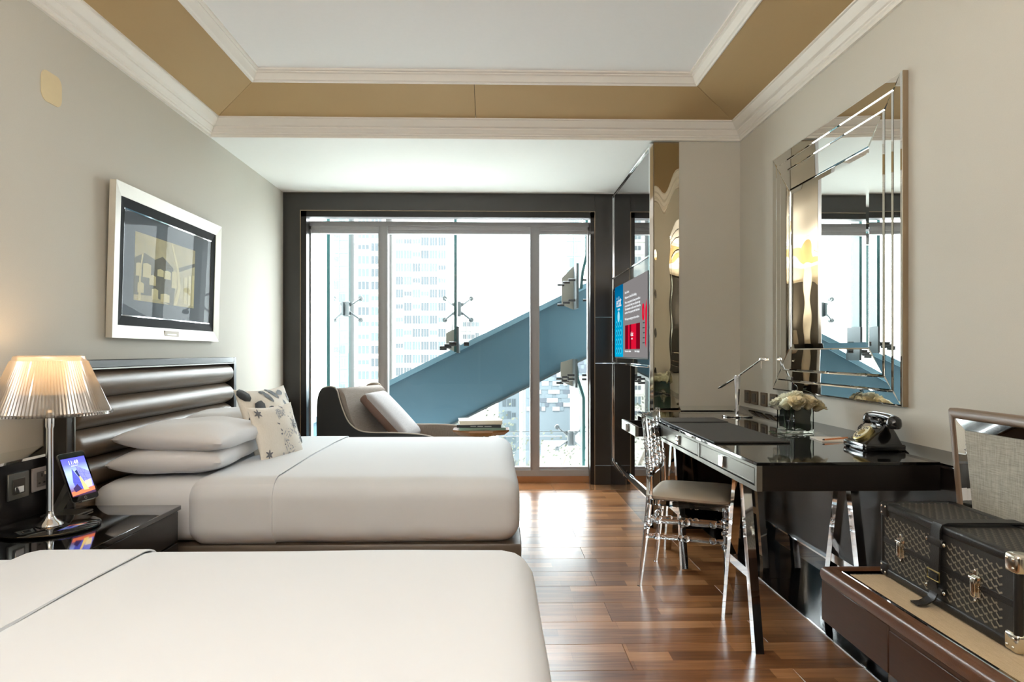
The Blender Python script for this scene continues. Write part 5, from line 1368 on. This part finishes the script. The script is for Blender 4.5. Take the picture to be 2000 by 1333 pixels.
# front print: u runs to the viewer's right (-Y), v up
c_ = obj('chevron_print', chevrons(lambda u, v: (-hx-.0012, -u, v), -hy+.03, hy-.045, .038, THT-.038, .036, .0105, sk), M['chevron'], tk, world=False, smooth=False); c_['kind'] = 'stuff'
c_ = obj('chevron_print', chevrons(lambda u, v: (v, -u, THT+.0008), -hy+.03, hy-.03, -hx+.034, hx-.03, .036, .0105, lambda u, v: abs(u) < .035), M['chevrondark'], tk, world=False, smooth=False); c_['kind'] = 'stuff'
def latch(y_):
    t = obj('latch', BX(-hx-.005, -hx-.001, y_-.013, y_+.013, zm-.030, zm+.026, bev=.0015), M['nickel'], tk, world=False)
    bm = bm_()
    bm2 = [(0, .046), (.008, .030), (.022, .026), (.018, .014), (.022, .004), (.0, .004), (-.022, .004), (-.018, .014), (-.022, .026), (-.008, .030)]
    prism(bm, [(-hx-.0055, y_+a, zm+b) for a, b in bm2], (.004, 0, 0)); obj('star_plate', bm, M['nickel'], t, world=False, smooth=False)
    bm = bm_(); prism(bm, [(-hx-.0055, y_+a, zm-b) for a, b in bm2], (.004, 0, 0)); obj('star_plate', bm, M['nickel'], t, world=False, smooth=False)
    obj('hasp', round_box(bm_(), -hx-.016, -hx-.004, y_-.010, y_+.010, zm-.030, zm+.022, .006, 4), M['nickel'], t, world=False)
    obj('latch_hinge', cyl(bm_(), (-hx-.010, y_-.014, zm+.020), (-hx-.010, y_+.014, zm+.020), .005, seg=12), M['nickel'], t, world=False)
    for dz in (.040, -.040): obj('rivet', ball(bm_(), (-hx-.006, y_, zm+dz), .004, .6, 1, 1, 10, 6), M['nickel'], t, world=False)
latch(.190); latch(-.160)
def ribbon(pts, w_, t_, m, nm, parent):
    bm = bm_(); P = [Vector(p) for p in pts]; rows = []
    for i, p in enumerate(P):
        t = (P[min(i+1, len(P)-1)]-P[max(i-1, 0)]).normalized(); s = Vector((0, 1, 0)); n_ = s.cross(t).normalized()
        rows.append([bm.verts.new(p+s*w_/2+n_*t_/2), bm.verts.new(p-s*w_/2+n_*t_/2), bm.verts.new(p-s*w_/2-n_*t_/2), bm.verts.new(p+s*w_/2-n_*t_/2)])
    for a, b in zip(rows, rows[1:]):
        for k_ in range(4): bm.faces.new((a[k_], a[(k_+1) % 4], b[(k_+1) % 4], b[k_]))
    bm.faces.new(rows[0][::-1]); bm.faces.new(rows[-1])
    return obj(nm, bm, m, parent, world=False)
st = ribbon([(hx+.008, 0, .1), (hx+.009, 0, THT-.004), (hx-.006, 0, THT+.010), (0, 0, THT+.011), (-hx+.012, 0, THT+.010), (-hx-.004, 0, THT+.006), (-hx-.010, 0, THT-.008), (-hx-.012, 0, zm+.04), (-hx-.014, 0, zm-.02), (-hx-.013, 0, .075)], .042, .005, M['trunkleather'], 'strap', tk)
ribbon([(-hx-.0165, 0, .100), (-hx-.018, 0, .075), (-hx-.014, -.001, .050), (-hx-.022, .004, .026), (-hx-.042, .012, .010), (-hx-.062, .020, .006)], .036, .004, M['trunkleather'], 'strap_tail', st)
bm = tube(bm_(), [(-hx-.018, a, b) for a, b in ((-.028, .082), (.028, .082), (.028, .108), (-.028, .108))], .0024, 6, True)
obj('buckle', bm, M['brass'], st, world=False)
for z in (.192, .055):
    obj('keeper', BX(-hx-.017, -hx-.001, -.034, .034, z-.011, z+.011, bev=.003), M['trunkleather'], st, world=False)
    for s in (1, -1): obj('rivet', ball(bm_(), (-hx-.012, s*.040, z), .0058, .7, 1, 1, 10, 6), M['nickel'], st, world=False)

# ------------------------------------------------------------------ chaise by the window (forward along local +X)
ca = thing('chaise_longue', 'grey brown chaise longue with dark shell turned beside the window', 'chaise', (-1.13, 5.43, 0), R(-21))
def smooth_poly(p, n=4, closed=True):
    out = []; N_ = len(p)
    for i in range(N_ if closed else N_-1):
        a, b, c, d = [Vector(p[(i+k_-1) % N_] if closed else p[max(0, min(N_-1, i+k_-1))]) for k_ in range(4)]
        for j in range(n):
            t = j/n; out.append(tuple(.5*((2*b)+(c-a)*t+(2*a-5*b+4*c-d)*t*t+(3*b-a-3*c+d)*t**3)))
    return out+([] if closed else [tuple(p[-1])])
inner = [(-.02, .895), (.05, .918), (.10, .905), (.125, .86), (.15, .78), (.19, .68), (.27, .57), (.38, .49), (.6, .455), (.92, .455), (.99, .43), (1.0, .36), (.98, .28), (.5, .25), (.15, .25), (.0, .4), (-.05, .6), (-.06, .8)]
inner = smooth_poly(inner)
bm = bm_()
secs = []
for y_, k_ in ((-.30, .96), (-.285, 1), (0, 1.0), (.285, 1), (.30, .96)):
    cx, cz = .3, .5
    secs.append([Vector((cx+(x-cx)*k_, y_, cz+(z-cz)*k_)) for x, z in inner])
obj('upholstery', loft(bm, secs), M['chaisecloth'], ca, world=False, ang=50)
sidep = [(-.085, .16), (-.10, .5), (-.10, .80), (-.07, .90), (-.02, .925), (.04, .925), (.07, .90), (.09, .84), (.12, .76), (.17, .67), (.25, .615), (.36, .60), (.58, .605), (.78, .60), (.90, .57), (.96, .50), (.95, .30), (.8, .18), (.3, .14)]
sidep = smooth_poly(sidep)
for s in (1, -1):
    sh = obj('side_shell', prism(bm_(), [Vector((x, s*.30, z)) for x, z in sidep], (0, s*.03, 0)), M['chaisecloth'] if s > 0 else M['shell'], ca, world=False, ang=30)
    obj('piping', tube(bm_(), [(x, s*.318, z+.002) for x, z in sidep[4:62]], .006, 6), M['piping'], sh, world=False)
obj('back_shell', loft(bm_(), [[Vector((x-.004, y_, z)) for x, z in ((-.10, .16), (-.115, .5), (-.115, .8), (-.08, .9), (-.055, .885), (-.06, .8), (-.06, .5), (-.05, .16))] for y_ in (-.30, .30)]), M['shell'], ca, world=False)
for i_, (x, y_) in enumerate(((-.03, -.25), (-.03, .25), (.84, -.25), (.84, .25))): obj('leg', cyl(bm_(), (x, y_, 0), (x, y_, .17), .012, .022, 10), M['dark'], ca, world=False)
pm_ = wm(ca) @ T_((.33, .035, .69)) @ RZ(12) @ RY(46)
pcu = thing('seat_cushion', 'square mid grey cushion with brown sides leaning in the chaise', 'cushion', mtx=pm_)
bm = bm_()
obj('cushion_body', round_box(bm_(), -.235, .235, -.215, .215, -.05, .05, .04, 10, puff=.02), M['cushgrey'], pcu, world=False)
obj('cushion_side', round_box(bm_(), -.238, .238, -.219, .219, -.046, .030, .03, 8), M['cushpipe'], pcu, world=False)

# ------------------------------------------------------------------ side table and books
stt = thing('side_table', 'small faceted wooden side table carrying three books by the window', 'table', (-.105, 4.98, 0))
oc = lambda r0, z: [Vector((-.105+r0*1.1*cos(pi/8+k_*pi/4), 4.98+r0*.9*sin(pi/8+k_*pi/4), z)) for k_ in range(8)]
tbw = mat('honey walnut', srgb(150, 106, 66), .3, var=.2, vscale=8, stretch=(1, 10, 10), coat=.3)
obj('table_top', loft(bm_(), [oc(.165, .592), oc(.198, .618), oc(.200, .630), oc(.196, .632)]), tbw, stt, smooth=False)
for j in range(3):
    a = j*2*pi/3+.5
    obj('leg', tube(bm_(), [Vector((-.105+.05*cos(a), 4.98+.05*sin(a), .594)), Vector((-.105+.03*cos(a), 4.98+.03*sin(a), .45)), Vector((-.105+.06*cos(a), 4.98+.06*sin(a), .25)), Vector((-.105+.15*cos(a), 4.98+.15*sin(a), .0))], [.02, .016, .016, .014], 8), tbw, stt)
def book(lab, x, y_, z, w_, d_, h_, rz, cov, pages='paper'):
    t = thing('book', lab, 'book', (x, y_, z), R(rz), group='books on the side table')
    bm = BX(-w_/2, w_/2, -d_/2, d_/2, 0, .0025); bx(bm, -w_/2, w_/2, -d_/2, d_/2, h_-.0025, h_); bx(bm, -w_/2, w_/2, -d_/2, -d_/2+.003, .0025, h_-.0025)
    obj('cover', bm, M[cov], t, world=False, smooth=False)
    obj('page_block', BX(-w_/2+.003, w_/2-.003, -d_/2+.003, d_/2-.003, .0025, h_-.0025), M[pages], t, world=False, smooth=False)
    return t
book('wide pale book at the bottom of the stack on the side table', -.10, 4.98, .632, .33, .25, .018, 4, 'covergreen')
b2 = book('black book in the middle of the stack on the side table', -.115, 4.98, .650, .315, .235, .021, -2, 'cover')
bm = bm_(); 
for a, b in ((-.06, -.02), (-.01, .03), (.04, .09)): bx(bm, a, b, -.1182, -.1176, .008, .013)
obj('spine_lettering', bm, M['steel'], b2, world=False, smooth=False)
book('cream book on top of the stack on the side table', -.115, 4.985, .671, .305, .23, .028, 6, 'covercream')
